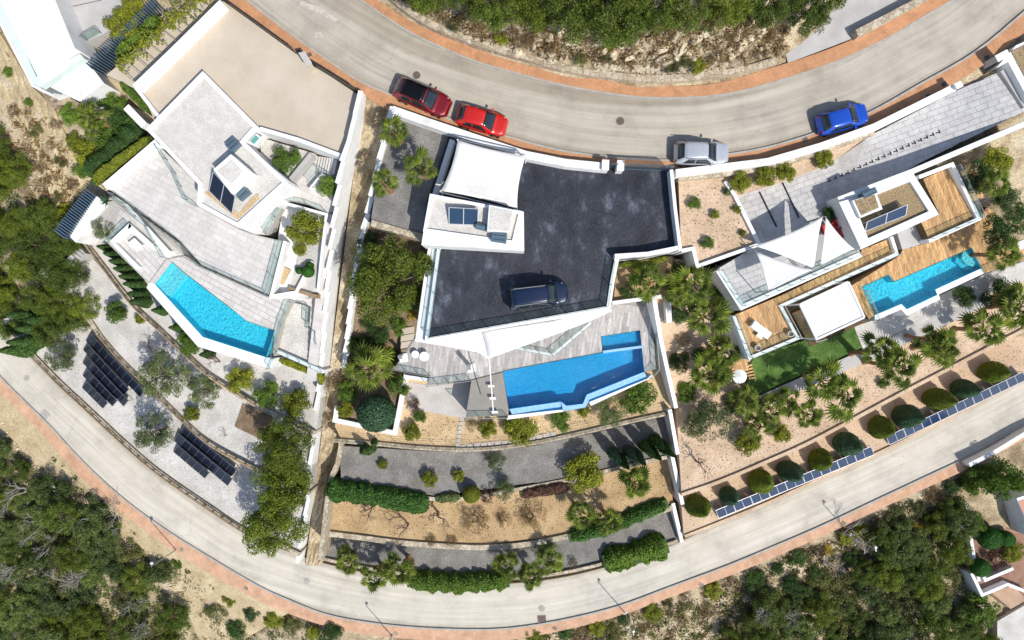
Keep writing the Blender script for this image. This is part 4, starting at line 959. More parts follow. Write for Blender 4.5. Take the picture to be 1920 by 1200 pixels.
sb = thing('side_stool', 'small white stool beside the sun lounger', 'stool', W(1421, 630, -2.6)); b = W(1421, 630, -2.6); box('top', b + Vector((0, 0, .36)), (.5, .3, .06), M_white2, sb, R(-36)); box('pedestal', b + Vector((0, 0, .17)), (.3, .2, .34), M_white, sb, R(-36))
for i, (px, py) in enumerate(((1418,652),(1479,626))):
    t = thing('plant_pot', ('white round plant pot at the lower left corner of the deck', 'white round plant pot beside the pergola glass')[i], 'plant pot', W(px, py, -2.6), 0, 'white pots on the deck'); b = W(px, py, -2.6)
    link('pot', unit_cyl(M_white, 18, 1.25), t, (0, 0, 0), (0, 0, 0), (.4, .4, .5)); link('soil', unit_cyl(M_soil, 16), t, (0, 0, .48), (0, 0, 0), (.4, .4, .04))
# top right garage block
gb = thing('garage', 'white walled flat roof with brown pebbles at the top right edge', 'building', W(1910, 110, 0))
prism('walls', [(1868,128),(1890,116),(1930,190),(1960,150),(1960,60),(1905,85)], .9, -1, M_white, gb); prism('roof', [(1896,96),(1960,66),(1960,140),(1930,160)], .96, .8, M_pebble, gb)
prism('grey_face', [(1876,134),(1886,127),(1925,196),(1920,202)], .3, -1, M_greyslab, gb)
pp = thing('gate_pillar', 'white gate pillar at the top of the paved ramp', 'pillar', W(1786, 166, 0)); box('shaft', W(1786, 166, .6), (.5, .4, 1.4), M_white, pp, R(25)); box('cap', W(1786, 166, .6) + Vector((0, 0, .74)), (.56, .46, .07), M_white2, pp, R(25))
gp = thing('gate_pillar', 'grey gate pillar near the top right garage', 'pillar', W(1866, 112, 0)); box('shaft', W(1866, 112, .6), (1.0, .5, 1.5), M_greyslab, gp, R(28)); box('cap', W(1866, 112, .6) + Vector((0, 0, .79)), (1.06, .56, .07), M_white, gp, R(28))

# ================================================================== TOP LEFT NEIGHBOUR
nb = thing('villa', 'white flat-roofed villa with grey patio in the top left corner', 'house', W(90, 60, -4))
prism('walls', [(-60,-60),(100,-60),(142,92),(158,108),(195,156),(150,190),(95,164),(76,170),(62,160),(-30,-30)], -1.2, -7, M_white, nb)
prism('roof', [(-40,-80),(70,-80),(100,-8),(140,90),(70,142)], 1.4, -2, M_white2, nb)

gs = surf('frosted_glass_edge', (.55, .64, .60), (.62, .70, .66), 1, 8, .05, .2, 0)
prism('glass_edge', [(-20,-60),(68,144),(150,101),(157,109),(72,166),(60,156),(-50,-60)], .9, .3, gs, nb); wall('outer_rim', [(-54,-62,1.0),(61,160,1.0),(76,168,1.0)], 0, .2, -1.3, M_white2, nb)
np_ = prism('patio', [(95,-10),(130,-30),(280,-30),(200,60),(140,90)], -1.18, -4, M_greyslab, nb)
for a, b in (((118,0), (152,82)), ((100,20), (190,0))): bar('joint', W(*a, -1.17), W(*b, -1.17), .04, .01, M_black, nb)
rail('glass railing at the end of the grey neighbour patio', [(140,90),(190,62)], -1.1, 1.0, 1.2)
prism('stone_base', [(78,172),(96,165),(148,192),(142,206),(110,196),(95,200)], -3.6, -6, M_bstone, nb)
lf = thing('louvre_fence', 'blue grey louvred fence slanting past the top left tree', 'fence', W(240, 80, -2))
for i in range(34):
    u = i / 33; a = W(182 + 120 * u, 132 - 118 * u, -1.2); d = Vector((.7, .72, 0)).normalized()
    link('slat', unit_box(M_bluewall), lf, a - lf.location, (0, 0, R(-44)), (.6, .1, 2.2))
pgv = thing('pergola', 'pergola of thin dark beams with climbing vines at top left', 'pergola', W(310, 90, -2.5))
prism('bed', [(200,140),(400,-25),(415,0),(252,166)], -.7, -4, M_drive, pgv)
for i in range(13):
    u = i / 12; a = W(216 + 165 * u, 122 - 140 * u, .1); b = W(250 + 160 * u, 152 - 150 * u, .1); bar('beam', a, b, .05, .07, M_bstone, pgv); rod('post', Vector((a.x, a.y, -2)), a, .05, M_wood, pgv)
bar('long_beam', W(218, 124, .04), W(381, -18, .04), .05, .06, M_bstone, pgv)
l2 = thing('louvre_fence', 'blue grey louvred fence at the left end of the lounge', 'fence', W(150, 410, -7))
for i in range(20):
    u = i / 19; a = W(178 - 58 * u, 364 + 76 * u, -5.4); link('slat', unit_box(M_bluewall), l2, a - l2.location, (0, 0, R(-36)), (1.1, .12, 1.3))
wl_ = tag(wall('garden_wall', [(190,375,-4.9),(150,425,-5.2),(133,446,-5.4)], 0, 1.1, -9, M_white), 'broad white wall beside the lower blue louvred fence', 'wall')
prism('side_court', [(180,390),(205,372),(240,420),(205,455),(160,440)], -6.2, -9, M_gravelw, vl)
tag(wall('garden_wall', [(236,200,-2.2),(270,235,-2.2)], 0, .6, -5, M_white2), 'short white stepped wall among the trees left of the villa roof', 'wall')
# greenhouse-like metal frame in the trees
gh = thing('metal_shed', 'small grey metal shed half hidden by pines', 'shed', W(145, 482, -10))
prism('body', [(122,488),(148,462),(160,475),(135,500)], -8.2, -10.5, M_greyslab, gh)
for i in range(6): bar('roof_rib', W(124 + i * 5, 487 - i * 5, -8.15), W(137 + i * 5, 498 - i * 5, -8.15), .05, .05, M_grey, gh)
tag(wall('garden_wall', [(20,560,-10.5),(42,585,-11),(105,575,-11.2)], 0, .5, -13, M_white), 'white wall fragments among the pines at far left', 'wall') if False else None

# ================================================================== BOTTOM RIGHT NEIGHBOUR
zb = -15.5
prism('red_paving', [(1800,960),(1850,920),(1925,930),(1925,1120),(1880,1130),(1820,1090)], zb, -19, surf('red_terrace', (.22, .12, .08), (.32, .185, .13), 1, 10), kind='structure')
for lab, pts in (('zigzag white wall along the edge of the lower right wood', [(1808,905),(1812,950),(1818,990),(1826,1040),(1836,1090)]), ('white wall round the red paving at lower right', [(1834,1052),(1848,1088),(1900,1066)]), ('white wall below the red paving at lower right', [(1822,1075),(1842,1116),(1890,1096),(1925,1110)])):
    tag(wall('garden_wall', [(x, y, zb + .7) for x, y in pts], 0, .3, -19, M_white2), lab, 'wall')
hb = thing('villa', 'white house with orange roof terrace at the lower right edge', 'house', W(1930, 970, -18))
prism('walls', [(1906,934),(1940,924),(2000,1000),(1938,1010)], -12.4, -18, M_white, hb); prism('roof', [(1910,940),(1944,930),(1990,990),(1934,1000)], -12.36, -12.6, surf('orange_roof', (.52, .24, .15), (.58, .29, .19), 1, 10), hb)
tl_ = prism('pale_gravel', [(1870,1165),(1930,1130),(1960,1250),(1870,1250)], -17, -20, M_gravelw, kind='structure')
prism('terracotta_court', [(1858,1110),(1900,1098),(1925,1125),(1895,1142)], zb + .1, -19, M_walk2, kind='structure')
# ------------------------------------------------------------------ foliage meshes
def quad_mesh(name, c, nrm, size, aspect, mat, rs):
    n = len(c); r = rs.randn(n, 3); t = np.cross(nrm, r); t /= np.linalg.norm(t, axis=1, keepdims=True) + 1e-9
    b = np.cross(nrm, t); s = size[:, None]
    V = np.empty((n, 4, 3)); V[:, 0] = c - t * s; V[:, 1] = c + b * s * aspect; V[:, 2] = c + t * s; V[:, 3] = c - b * s * aspect
    me = bpy.data.meshes.new(name); me.vertices.add(n * 4); me.vertices.foreach_set('co', V.ravel())
    me.loops.add(n * 4); me.loops.foreach_set('vertex_index', np.arange(n * 4, dtype=np.int32))
    me.polygons.add(n); me.polygons.foreach_set('loop_start', np.arange(0, n * 4, 4, dtype=np.int32)); me.polygons.foreach_set('loop_total', np.full(n, 4, np.int32))
    me.update(); me.materials.append(mat); return me
def clump_leaves(clumps, n, size, mat, seed, aspect=.55, shell=.35, down=-.35, name='foliage', spread=.6):
    rs = np.random.RandomState(seed); cl = np.array(clumps, float)
    w = cl[:, 3] ** 2; k = rs.choice(len(cl), n, p=w / w.sum())
    d = rs.randn(n, 3); d /= np.linalg.norm(d, axis=1, keepdims=True); d[:, 2] = np.where(d[:, 2] < down, -d[:, 2], d[:, 2])
    r = cl[k, 3] * (1 - shell + shell * 1.3 * rs.rand(n)); c = cl[k, :3] + d * r[:, None] * np.array([1, 1, .85])
    nr_ = d + rs.randn(n, 3) * spread; nr_ /= np.linalg.norm(nr_, axis=1, keepdims=True)
    return quad_mesh(name, c, nr_, size * (.6 + .8 * rs.rand(n)), aspect, mat, rs)
def crown_clumps(R_, H_, n, cr, seed, top=.55):     # clumps through a dome of radius R_, height H_ above z=0
    rs = np.random.RandomState(seed); out = []
    while len(out) < n:
        p = rs.rand(3) * 2 - 1; p[2] = rs.rand() * 2 - 1
        q = np.linalg.norm(p)
        if q > 1 or q < .45: continue
        out.append((p[0] * R_ * (1 - cr * .6), p[1] * R_ * (1 - cr * .6), H_ * (.5 + .5 * p[2] * .9), cr * R_ * (.7 + .6 * rs.rand())))
    return out
def tube(path, r0, r1, n=6):         # tapered tube along points
    V = []; F = []
    for i, p in enumerate(path):
        p = Vector(p); d = (Vector(path[min(i + 1, len(path) - 1)]) - Vector(path[max(i - 1, 0)])).normalized()
        a = d.orthogonal().normalized(); b = d.cross(a); r = r0 + (r1 - r0) * i / (len(path) - 1)
        V += [p + (a * math.cos(2 * math.pi * k / n) + b * math.sin(2 * math.pi * k / n)) * r for k in range(n)]
    for i in range(len(path) - 1):
        for k in range(n): F.append((i * n + k, i * n + (k + 1) % n, (i + 1) * n + (k + 1) % n, (i + 1) * n + k))
    F.append(tuple(range((len(path) - 1) * n, len(path) * n)))
    return V, F
def join(parts):
    V = []; F = []
    for v, f in parts:
        k = len(V); V += v; F += [tuple(i + k for i in q) for q in f]
    return V, F
def branches(seed, h, spread, depth=4, r0=.09, mat=M_bark, trunk=.35, name='branches', kids=3):
    r = random.Random(seed); parts = []
    def grow(p, d, L, rad, k):
        pts = [p]; q = p.copy(); dd = d.copy()
        for i in range(3):
            dd = (dd + Vector((r.uniform(-.25, .25), r.uniform(-.25, .25), r.uniform(-.1, .15)))).normalized(); q = q + dd * L / 3; pts.append(q.copy())
        parts.append(tube(pts, rad, rad * .6, 5))
        if k <= 0: return
        for _ in range(kids):
            a = r.uniform(0, 6.28); nd_ = (dd + Vector((math.cos(a), math.sin(a), r.uniform(-.1, .4))) * spread).normalized()
            grow(pts[r.choice((2, 3, 3))], nd_, L * r.uniform(.6, .85), rad * .55, k - 1)
    grow(Vector((0, 0, 0)), Vector((r.uniform(-.1, .1), r.uniform(-.1, .1), 1)), h * trunk, r0, depth)
    v, f = join(parts); return mesh_from(name, v, f, mat)
def trunk_mesh(h, r0, mat, seed=1, limbs=5):
    r = random.Random(seed); parts = [tube([(0, 0, -.3), (r.uniform(-.1, .1), r.uniform(-.1, .1), h * .4), (r.uniform(-.15, .15), r.uniform(-.15, .15), h * .9)], r0, r0 * .35, 8)]
    for i in range(limbs):
        a = i * 2.4 + r.random(); z = h * r.uniform(.35, .7); L = h * r.uniform(.3, .42)
        parts.append(tube([(0, 0, z), (math.cos(a) * L * .5, math.sin(a) * L * .5, z + L * .35), (math.cos(a) * L, math.sin(a) * L, z + L * .5)], r0 * .45, r0 * .12, 5))
    v, f = join(parts); return mesh_from('trunk', v, f, mat)
# unit trees: crown radius 2.5 m, crown from z=1 to about 4.5
TREE = {}
def tree_kind(key, leaf, nclump, cr, nleaf, size, seed, H=3.6, z0=1.2, var=3, bark=M_bark, aspect=.5):
    TREE[key] = []
    for k in range(var):
        cl = [(a, b, c + z0, d) for a, b, c, d in crown_clumps(2.5, H, nclump, cr, seed + k)]
        TREE[key].append((clump_leaves(cl, nleaf, size, leaf, seed + 50 + k, aspect, name=key + '_crown'), trunk_mesh(z0 + H * .85, .17, bark, seed + k)))
tree_kind('pine', L_pine, 70, .21, 15000, .085, 11, 3.4, 1.4, 3, aspect=.4)
tree_kind('pined', L_pined, 60, .22, 12000, .09, 21, 3.4, 1.4, 2, aspect=.4)
tree_kind('wood', L_wood, 55, .22, 9000, .10, 31, 3.0, 1.0, 3, M_dead, .4)
tree_kind('olive', L_olive, 46, .2, 7500, .085, 41, 3.0, 1.2, 2, aspect=.45)
tree_kind('lime', L_lime, 36, .26, 4600, .13, 51, 2.6, .6, 2, aspect=.6)
tree_kind('green', L_green, 38, .26, 5200, .12, 61, 2.6, .5, 2, aspect=.6)
tree_kind('dark', L_dark, 40, .26, 5600, .11, 71, 2.8, .5, 2, aspect=.5)
tree_kind('shrub', L_scrub, 30, .26, 2800, .12, 81, 2.2, .2, 3, aspect=.5)
tree_kind('dry', L_dry, 26, .24, 1900, .10, 91, 2.2, .2, 2, M_twig, .4)
tree_kind('yellow', L_yel, 18, .3, 1500, .13, 95, 2.0, .2, 1, aspect=.6)
tree_kind('purple', L_purple, 26, .26, 2600, .11, 97, 2.4, .3, 1, M_twig, .5)
DEAD = [branches(200 + i, 4.2, .75, 4, .09, M_dead, .34, 'dead_branches') for i in range(3)]
BARE = [branches(300 + i, 3.0, .9, 4, .09, M_twig, .3, 'bare_branches') for i in range(4)]
trng = random.Random(99)
def plant(kind, px, py, zg, rpx, label, name='tree', cat='tree', group=None, hs=1.0, v=None):
    """px,py: where the crown's middle shows; rpx: crown radius in photo pixels"""
    zc = zg + 2.0; s = 1
    for _ in range(3):
        s = rpx * (CAM_H - zc) / F_PX / 2.5; zc = zg + 3.0 * s * hs
    p = W(px, py, zc); cr_, tk = TREE[kind][(trng.randrange(len(TREE[kind])) if v is None else v)]
    t = thing(name, label, cat, (p.x, p.y, zg - .05), trng.uniform(0, 6.28), group); t.scale = (s, s, s * hs)
    link('crown' if cat == 'tree' else 'foliage', cr_, t); link('trunk' if cat == 'tree' else 'stem', tk, t)
    return t
ORD = ['first', 'second', 'third', 'fourth', 'fifth', 'sixth', 'seventh', 'eighth', 'ninth', 'tenth', 'eleventh', 'twelfth', 'thirteenth', 'fourteenth', 'fifteenth']
def inpoly(x, y, P):
    c = False
    for (x1, y1), (x2, y2) in zip(P, P[1:] + P[:1]):
        if (y1 > y) != (y2 > y) and x < (x2 - x1) * (y - y1) / (y2 - y1) + x1: c = not c
    return c
ROWN = ['front', 'second', 'third', 'fourth', 'fifth', 'sixth', 'seventh', 'eighth', 'ninth', 'tenth', 'eleventh', 'twelfth', 'thirteenth', 'fourteenth']
def wood(poly, step, kinds, where, seed, r=(30, 46), name='woodland_tree', dead=.12, looks=None):
    r_ = random.Random(seed); y = min(p[1] for p in poly); row = 0; y1 = max(p[1] for p in poly)
    while y < y1:
        xs = []; x = min(p[0] for p in poly) + (step / 2 if row % 2 else 0)
        while x < max(p[0] for p in poly):
            a, b = x + r_.uniform(-.28, .28) * step, y + r_.uniform(-.28, .28) * step
            if inpoly(a, b, poly): xs.append((a, b))
            x += step
        xs.sort()
        for i, (a, b) in enumerate(xs):
            k = r_.choice(kinds); zg = gz(a, b)
            lab = f'bushy evergreen {where}, {ORD[min(i, 14)]} from left in the {ROWN[row]} row'
            plant(k, a, b, zg, r_.uniform(*r), lab, name, 'tree', 'evergreens ' + where, r_.uniform(.8, 1.15))
        if xs: row += 1
        y += step * .86
SWP = [(-60,800),(40,840),(112,900),(165,960),(235,1010),(285,1062),(330,1130),(360,1190),(360,1260),(-60,1260)]
wood(SWP, 47, ['wood', 'wood', 'wood', 'pined', 'pine', 'shrub'], 'in the lower left wood', 5, (23, 40))
SEP = [(1560,1085),(1640,1012),(1720,975),(1800,950),(1812,1040),(1815,1110),(1860,1180),(1860,1250),(1320,1250),(1350,1190),(1450,1135)]
wood(SEP, 46, ['pined', 'wood', 'pined', 'pine', 'shrub', 'wood'], 'in the lower right wood', 6, (22, 41))
WP = [(-60,260),(60,270),(75,330),(60,370),(110,400),(135,480),(180,525),(188,580),(150,600),(90,640),(40,650),(-60,650)]
wood(WP, 58, ['pine', 'pined', 'pine'], 'in the pine grove at left', 8, (32, 44))
for i, (x, y, r) in enumerate([(700,-60,45),(800,-25,45),(925,0,50),(1000,10,44),(1075,20,56),(1150,25,60),(1150,70,24),(1225,8,50),(1290,5,50),(1370,0,45),(1440,8,40),(1512,22,40),(1560,-30,40),(860,-30,40),(1040,-40,50),(1190,-50,55),(1330,-50,50)]):
    plant('pined' if i % 3 else 'pine', x, y, gz(x, y), r * (1.18 if r > 30 else 1), 'pine on the slope above the upper road, ' + ('near the side drive' if i == 11 else 'small, hanging over the rock face' if i == 6 else f'{(ORD + ["second from top left", "sixteenth", "seventeenth"])[i]} of the row'), 'pine_tree', 'tree', 'pines above the upper road', 1.1)
# dead grey trees standing in the lower left wood
for i, (x, y) in enumerate([(35,920),(60,980),(150,1075),(215,1130),(60,1030),(250,1170),(180,1005),(110,1110),(20,1060),(95,945),(1600,1020),(1500,1170),(1650,1060),(1570,1080),(1450,1150)]):
    z = gz(x, y); p = W(x, y, z + 3.5)
    t = thing('dead_tree', ('leafless grey tree in the lower left wood, ' if x < 900 else 'leafless grey tree in the lower right wood, ') + ORD[i] + ' of the dead ones', 'tree', (p.x, p.y, z - .1), trng.uniform(0, 6), 'dead grey trees'); t.scale = (1.15,) * 3
    link('branches', DEAD[i % 3], t)
# single garden trees and shrubs
P_ = plant
P_('pine', 533, 828, -9.9, 56, 'large pine against the white wall, uppermost of three at left garden', 'pine_tree', hs=1.2)
P_('pine', 528, 905, -12.6, 60, 'large pine against the white wall, middle of three at left garden', 'pine_tree', hs=1.2)
P_('pine', 515, 990, -12.8, 60, 'large pine overhanging the lower road, lowest of three at left garden', 'pine_tree', hs=1.2)
P_('pine', 733, 530, -5.0, 82, 'broad pine left of the dark roof car park', 'pine_tree', hs=1.0)
P_('olive', 305, 705, -9.9, 50, 'grey green olive tree on white gravel, larger of the upper pair', 'olive_tree')
P_('olive', 382, 733, -9.9, 36, 'grey green olive tree on white gravel, right of the larger one', 'olive_tree')
P_('olive', 285, 810, -12.6, 40, 'olive tree between the two solar panel arrays', 'olive_tree', hs=1.2)
P_('olive', 113, 668, -12.6, 32, 'olive tree near the road left of the solar panels', 'olive_tree')
P_('olive', 190, 428, -6.2, 22, 'small olive tree beside the broad white wall', 'olive_tree')
P_('green', 209, 586, -9.9, 22, 'dark conical shrub on white gravel left of the pool', 'garden_shrub', 'shrub', hs=1.3)
P_('lime', 260, 598, -9.9, 11, 'small lime green shrub below the stone wall', 'garden_shrub', 'shrub')
P_('green', 350, 645, -8.0, 24, 'round green shrub at the pool wall corner', 'garden_shrub', 'shrub')
P_('lime', 446, 713, -8.0, 27, 'citrus tree with yellow green leaves, leftmost of three below the pool', 'citrus_tree')
P_('green', 496, 742, -8.0, 27, 'dense green citrus tree, middle of three below the pool', 'citrus_tree')
P_('lime', 550, 758, -8.0, 30, 'loose citrus tree beside the white wall, rightmost of three', 'citrus_tree')
P_('lime', 355, 778, -9.9, 17, 'lime green bush on white gravel beside the solar fence', 'garden_shrub', 'shrub')
P_('lime', 564, 428, -3.4, 38, 'lemon tree in the white walled court', 'lemon_tree', hs=1.15)
P_('green', 532, 296, -1.6, 28, 'green shrub in the triangular court', 'garden_shrub', 'shrub', hs=.8)
P_('green', 612, 348, -1.7, 22, 'green shrub in the small white planter', 'garden_shrub', 'shrub', hs=.7)
P_('lime', 560, 467, -3.4, 14, 'low lime shrub under the lemon tree', 'garden_shrub', 'shrub')
P_('lime', 220, 42, -1.4, 32, 'round olive green tree on the grey patio at top left', 'garden_tree')
P_('lime', 243, 12, -1.4, 24, 'loose yellow green tree at the top edge left of the pergola', 'garden_tree')
for i, (x, y, r, k, l) in enumerate([(170,178,24,'dark','dark bushy tree beside the white neighbour house, topmost'), (125,212,22,'green','green bush at the edge of the sandy slope'), (205,190,24,'green','light green tree behind the clipped hedge'), (225,225,34,'dark','dark tree left of the villa roof'), (195,262,36,'green','green tree under the pale palm'), (160,285,30,'lime','yellow green bush left of the hedge row'), (230,285,30,'dark','dark bush beside the yellow hedge'), (135,265,20,'lime','small yellow bush at the sandy slope'), (150,315,20,'green','low green bush below the palm'), (120,400,22,'lime','lime bush beside the blue fence'), (10,133,10,'green','small green bush on the sand at far left'), (50,190,9,'green','tiny bush on the sand below the neighbour house')]):
    P_(k, x, y, gz(x, y) + .1, r, l, 'garden_tree' if r > 15 else 'garden_shrub', 'tree' if r > 15 else 'shrub', hs=1.0)
# centre garden
P_('dark', 1268, 512, -3.4, 22, 'dark shrub under the sandy planter corner', 'garden_shrub', 'shrub')
P_('green', 1352, 560, -4.6, 24, 'green shrub right of the large fan palm', 'garden_shrub', 'shrub')
P_('dry', 1282, 635, -6.8, 18, 'dry bush between boundary wall and large fan palm', 'dry_bush', 'shrub')
P_('green', 1362, 520, -3.2, 14, 'small green shrub below the paved terrace wall', 'garden_shrub', 'shrub')
P_('dark', 1318, 668, -7.6, 20, 'dark shrub between the two large fan palms', 'garden_shrub', 'shrub')
P_('dark', 1380, 760, -9.3, 22, 'dark shrub at the lower left corner of the lawn', 'garden_shrub', 'shrub')
P_('olive', 1300, 800, -9.4, 24, 'pale olive bush beside the white wall on sand', 'garden_shrub', 'shrub')
P_('yellow', 770, 590, -5.6, 12, 'yellow flowering bush beside the dark roof villa', 'flowering_bush', 'shrub')
P_('yellow', 730, 650, -7.6, 16, 'yellow flowering bush above the big fan palm', 'flowering_bush', 'shrub')
P_('dark', 692, 655, -7.4, 26, 'dark shrub left of the yellow flowers', 'garden_shrub', 'shrub')
P_('dark', 690, 607, -6.4, 16, 'round dark green shrub below the broad pine', 'garden_shrub', 'shrub')
P_('lime', 645, 770, -8.3, 17, 'lime green shrub in the L-shaped white bed', 'garden_shrub', 'shrub')
P_('green', 745, 725, -8.3, 22, 'green shrub right of the big fan palm', 'garden_shrub', 'shrub')
P_('dry', 625, 720, -8.6, 26, 'dry brown bush in the strip between the two walls', 'dry_bush', 'shrub')
P_('dry', 612, 790, -10, 18, 'dry brown bush lower in the strip between the walls', 'dry_bush', 'shrub')
P_('dry', 690, 330, -2.6, 16, 'dry brown bush in the strip beside the palms', 'dry_bush', 'shrub')
for i, (x, y, z, r, k, l) in enumerate([(664,645,-7.2,20,'green','green shrub beside the wall, left of the dark shrub'), (712,628,-6.8,20,'dark','dark shrub under the broad pine, right'), (745,612,-6.0,18,'green','green shrub above the yellow flowers'), (726,672,-7.8,22,'green','leafy shrub above the large fan palm'), (662,690,-8.0,24,'olive','grey shrub left of the large fan palm'), (648,735,-8.4,22,'green','green shrub between wall and ball topiary'), (765,668,-7.8,14,'green','small shrub beside the round tables'), (690,455,-3.2,22,'dark','dark shrub above the broad pine'), (780,560,-5.2,20,'dark','dark shrub between pine and dark roof')]):
    P_(k, x, y, z, r, l, 'garden_shrub', 'shrub')
P_('purple', 772, 760, -8.6, 15, 'purple leaved shrub on the patio gravel', 'garden_shrub', 'shrub', hs=1.2)
P_('green', 786, 782, -8.6, 13, 'spiky green shrub beside the purple one', 'garden_shrub', 'shrub')
P_('lime', 772, 812, -8.6, 19, 'yellow green shrub on the tan gravel left', 'garden_shrub', 'shrub', hs=1.1)
P_('lime', 915, 806, -8.6, 18, 'lime green bush below the pool, left of three', 'garden_shrub', 'shrub')
P_('lime', 975, 806, -8.6, 34, 'large yellow green bush below the pool', 'garden_shrub', 'shrub')
P_('green', 1052, 790, -8.6, 22, 'dark leafy bush under the pool spillway', 'garden_shrub', 'shrub')
P_('lime', 1096, 772, -8.6, 13, 'small yellow bush under the pool notch', 'garden_shrub', 'shrub')
P_('olive', 1145, 770, -8.6, 34, 'pale flowering bush below the right part of the pool', 'garden_shrub', 'shrub')
P_('green', 1200, 745, -8.6, 36, 'dense dark green bush at the right end of the pool', 'garden_shrub', 'shrub')
P_('dry', 885, 800, -8.6, 15, 'leafless brown bush on the tan gravel', 'dry_bush', 'shrub')
P_('lime', 716, 873, -10.3, 11, 'small lime bush on the grey gravel, leftmost', 'garden_shrub', 'shrub')
P_('lime', 804, 900, -10.3, 17, 'round yellow green bush at the right end of the long hedge', 'garden_shrub', 'shrub')
P_('lime', 860, 895, -10.3, 13, 'small lime bush on the grey gravel, middle', 'garden_shrub', 'shrub')
P_('olive', 930, 866, -10.3, 20, 'grey leafy bush on the grey gravel under the wire fence', 'garden_shrub', 'shrub')
P_('olive', 945, 920, -10.3, 22, 'grey bush at the edge between the gravels', 'garden_shrub', 'shrub')
P_('purple', 913, 932, -10.5, 17, 'purple round bush between gravel terraces', 'garden_shrub', 'shrub')
P_('lime', 1098, 885, -10.3, 42, 'large yellow green tree at the right of the grey gravel', 'garden_tree', hs=.9)
P_('dry', 895, 985, -11.9, 32, 'leafless reddish bush on the orange gravel, left', 'dry_bush', 'shrub')
P_('dry', 1000, 975, -11.9, 32, 'leafless reddish bush on the orange gravel, right', 'dry_bush', 'shrub')
P_('dry', 945, 978, -11.9, 18, 'dry olive bush between two reddish bushes', 'dry_bush', 'shrub')
for i, (x, y) in enumerate([(808,1016),(848,1018),(1075,1058)]): P_('dry', x, y, -11.9 if i < 2 else -13.5, 13, ('left small brown bush on the long stone wall', 'right small brown bush on the long stone wall', 'small brown bush beside the right road hedge')[i], 'dry_bush', 'shrub')
P_('olive', 1022, 1028, -13.5, 26, 'olive shrub hanging over the right end of the palm row', 'garden_shrub', 'shrub')
# right side
for i, (x, y, z, r, k, l) in enumerate([(1305,380,-.2,13,'green','small green shrub in the sandy upper planter, upper left'), (1342,402,-.2,10,'lime','pale shrub in the middle of the sandy upper planter'), (1330,455,-.2,13,'green','green shrub at the lower end of the sandy planter'), (1392,338,-.2,22,'lime','yellow green bush behind the road wall, leftmost of four'), (1438,330,-.2,24,'lime','yellow green bush behind the road wall, second of four'), (1478,322,-.2,20,'lime','yellow green bush behind the road wall, third of four'), (1548,296,-.2,20,'lime','yellow green bush behind the road wall, rightmost of four'), (1365,358,-.2,9,'dark','tiny shrub on the planter wall'), (1384,392,-.2,9,'lime','tiny round shrub against the planter wall'), (1394,436,-.2,8,'lime','tiny round shrub low at the planter wall'),
    (1557,400,-1.3,15,'dark','dark potted tree at the tip of the shade sails'), (1178,545,-2.4,16,'dark','dark shrub in the orange planted pocket'), (1195,500,-2.4,14,'lime','yellow shrub in the orange planted pocket'),
    (1395,565,-5,24,'dark','dark green bush beside the lower timber deck'), (1275,590,-6,20,'dark','dark agave-like bush beside the boundary wall'), (1275,680,-8,22,'dark','dark bush right of the white boundary wall'), (1290,735,-9.2,22,'green','green bush with yellow flowers beside the wall'), (1335,790,-9.4,45,'olive','wide olive tree at the left of the sand terrace'), (1405,830,-9.4,26,'lime','loose green shrub on the sand terrace'), (1470,815,-9.4,20,'lime','lime shrub above the topiary row'), (1660,720,-9.4,11,'green','small shrub alone on the sand terrace'),
    (1848,330,-2.8,34,'dark','dark tree right of the upper timber deck'), (1880,300,-2.6,30,'lime','lime green tree at the right edge above'), (1895,370,-2.8,26,'dark','dark tree below the lime tree at right edge'), (1880,430,-4,34,'dark','dark palm-like tree beside the pool deck'), (1918,405,-3.6,30,'dark','dark tree cut by the right edge'), (1815,555,-7.7,24,'dark','dark bush on the pale gravel right of the pool'), (1885,555,-8.5,34,'dark','large dark bush at the right edge below the pool deck'), (1770,655,-9.4,26,'lime','leafy bush on the sand terrace under the right palms'),
    (1900,905,-14.8,40,'green','large leafy tree beside the lower right wall'), (1850,905,-15,30,'green','leafy tree behind the wall end at lower right'), (1830,985,-15.4,26,'green','shrub along the lower right wall, upper'), (1855,1010,-15.5,26,'ball','x'), (1835,1060,-15.5,20,'ball','x'), (1885,1050,-15.5,26,'purple','purple leaved tree in the lower right garden'), (1905,1040,-15.5,24,'lime','yellow green tree near the orange roof'), (1850,1150,-17,34,'green','leafy tree at the bottom right above pale gravel')]):
    if k == 'ball': continue
    P_(k, x, y, z, r, l, 'garden_tree' if r >= 24 else 'garden_shrub', 'tree' if r >= 24 else 'shrub', hs=1.7 if x > 1840 and 890 < y < 910 else 1.0)
# verge shrubs: counted ones along the sandy verge and the slopes
srng = random.Random(4)
def shrubs(pts, where, kinds, r=(8, 15)):
    for i, (x, y) in enumerate(pts):
        plant(srng.choice(kinds), x, y, gz(x, y) + .1, srng.uniform(*r), f'low wild shrub {where}, {ORD[min(i, 14)]} from left', 'wild_shrub', 'shrub', 'wild shrubs ' + where, .8)
shrubs([(100,860),(118,872),(140,895),(165,930),(190,945),(220,962),(232,985),(250,995),(272,1010),(298,1020),(330,1060),(350,1072),(398,1096),(420,1112)], 'on the sandy verge at lower left', ['shrub', 'green', 'dry'], (7, 13))
shrubs([(430,1125),(470,1150),(510,1165),(545,1180),(585,1190),(620,1195),(400,1150),(440,1185)], 'below the pavement left of the bottom lamp', ['shrub', 'lime', 'dark'], (15, 26))
shrubs([(1000,1195),(1060,1188),(1120,1180),(1170,1165),(1225,1150),(1255,1135),(1290,1125),(1340,1110),(1375,1100),(1420,1090),(1460,1070),(1500,1050),(1540,1035),(1590,1010),(1620,1000)], 'on the slope below the lower right pavement', ['shrub', 'dark', 'lime', 'dry'], (13, 22))
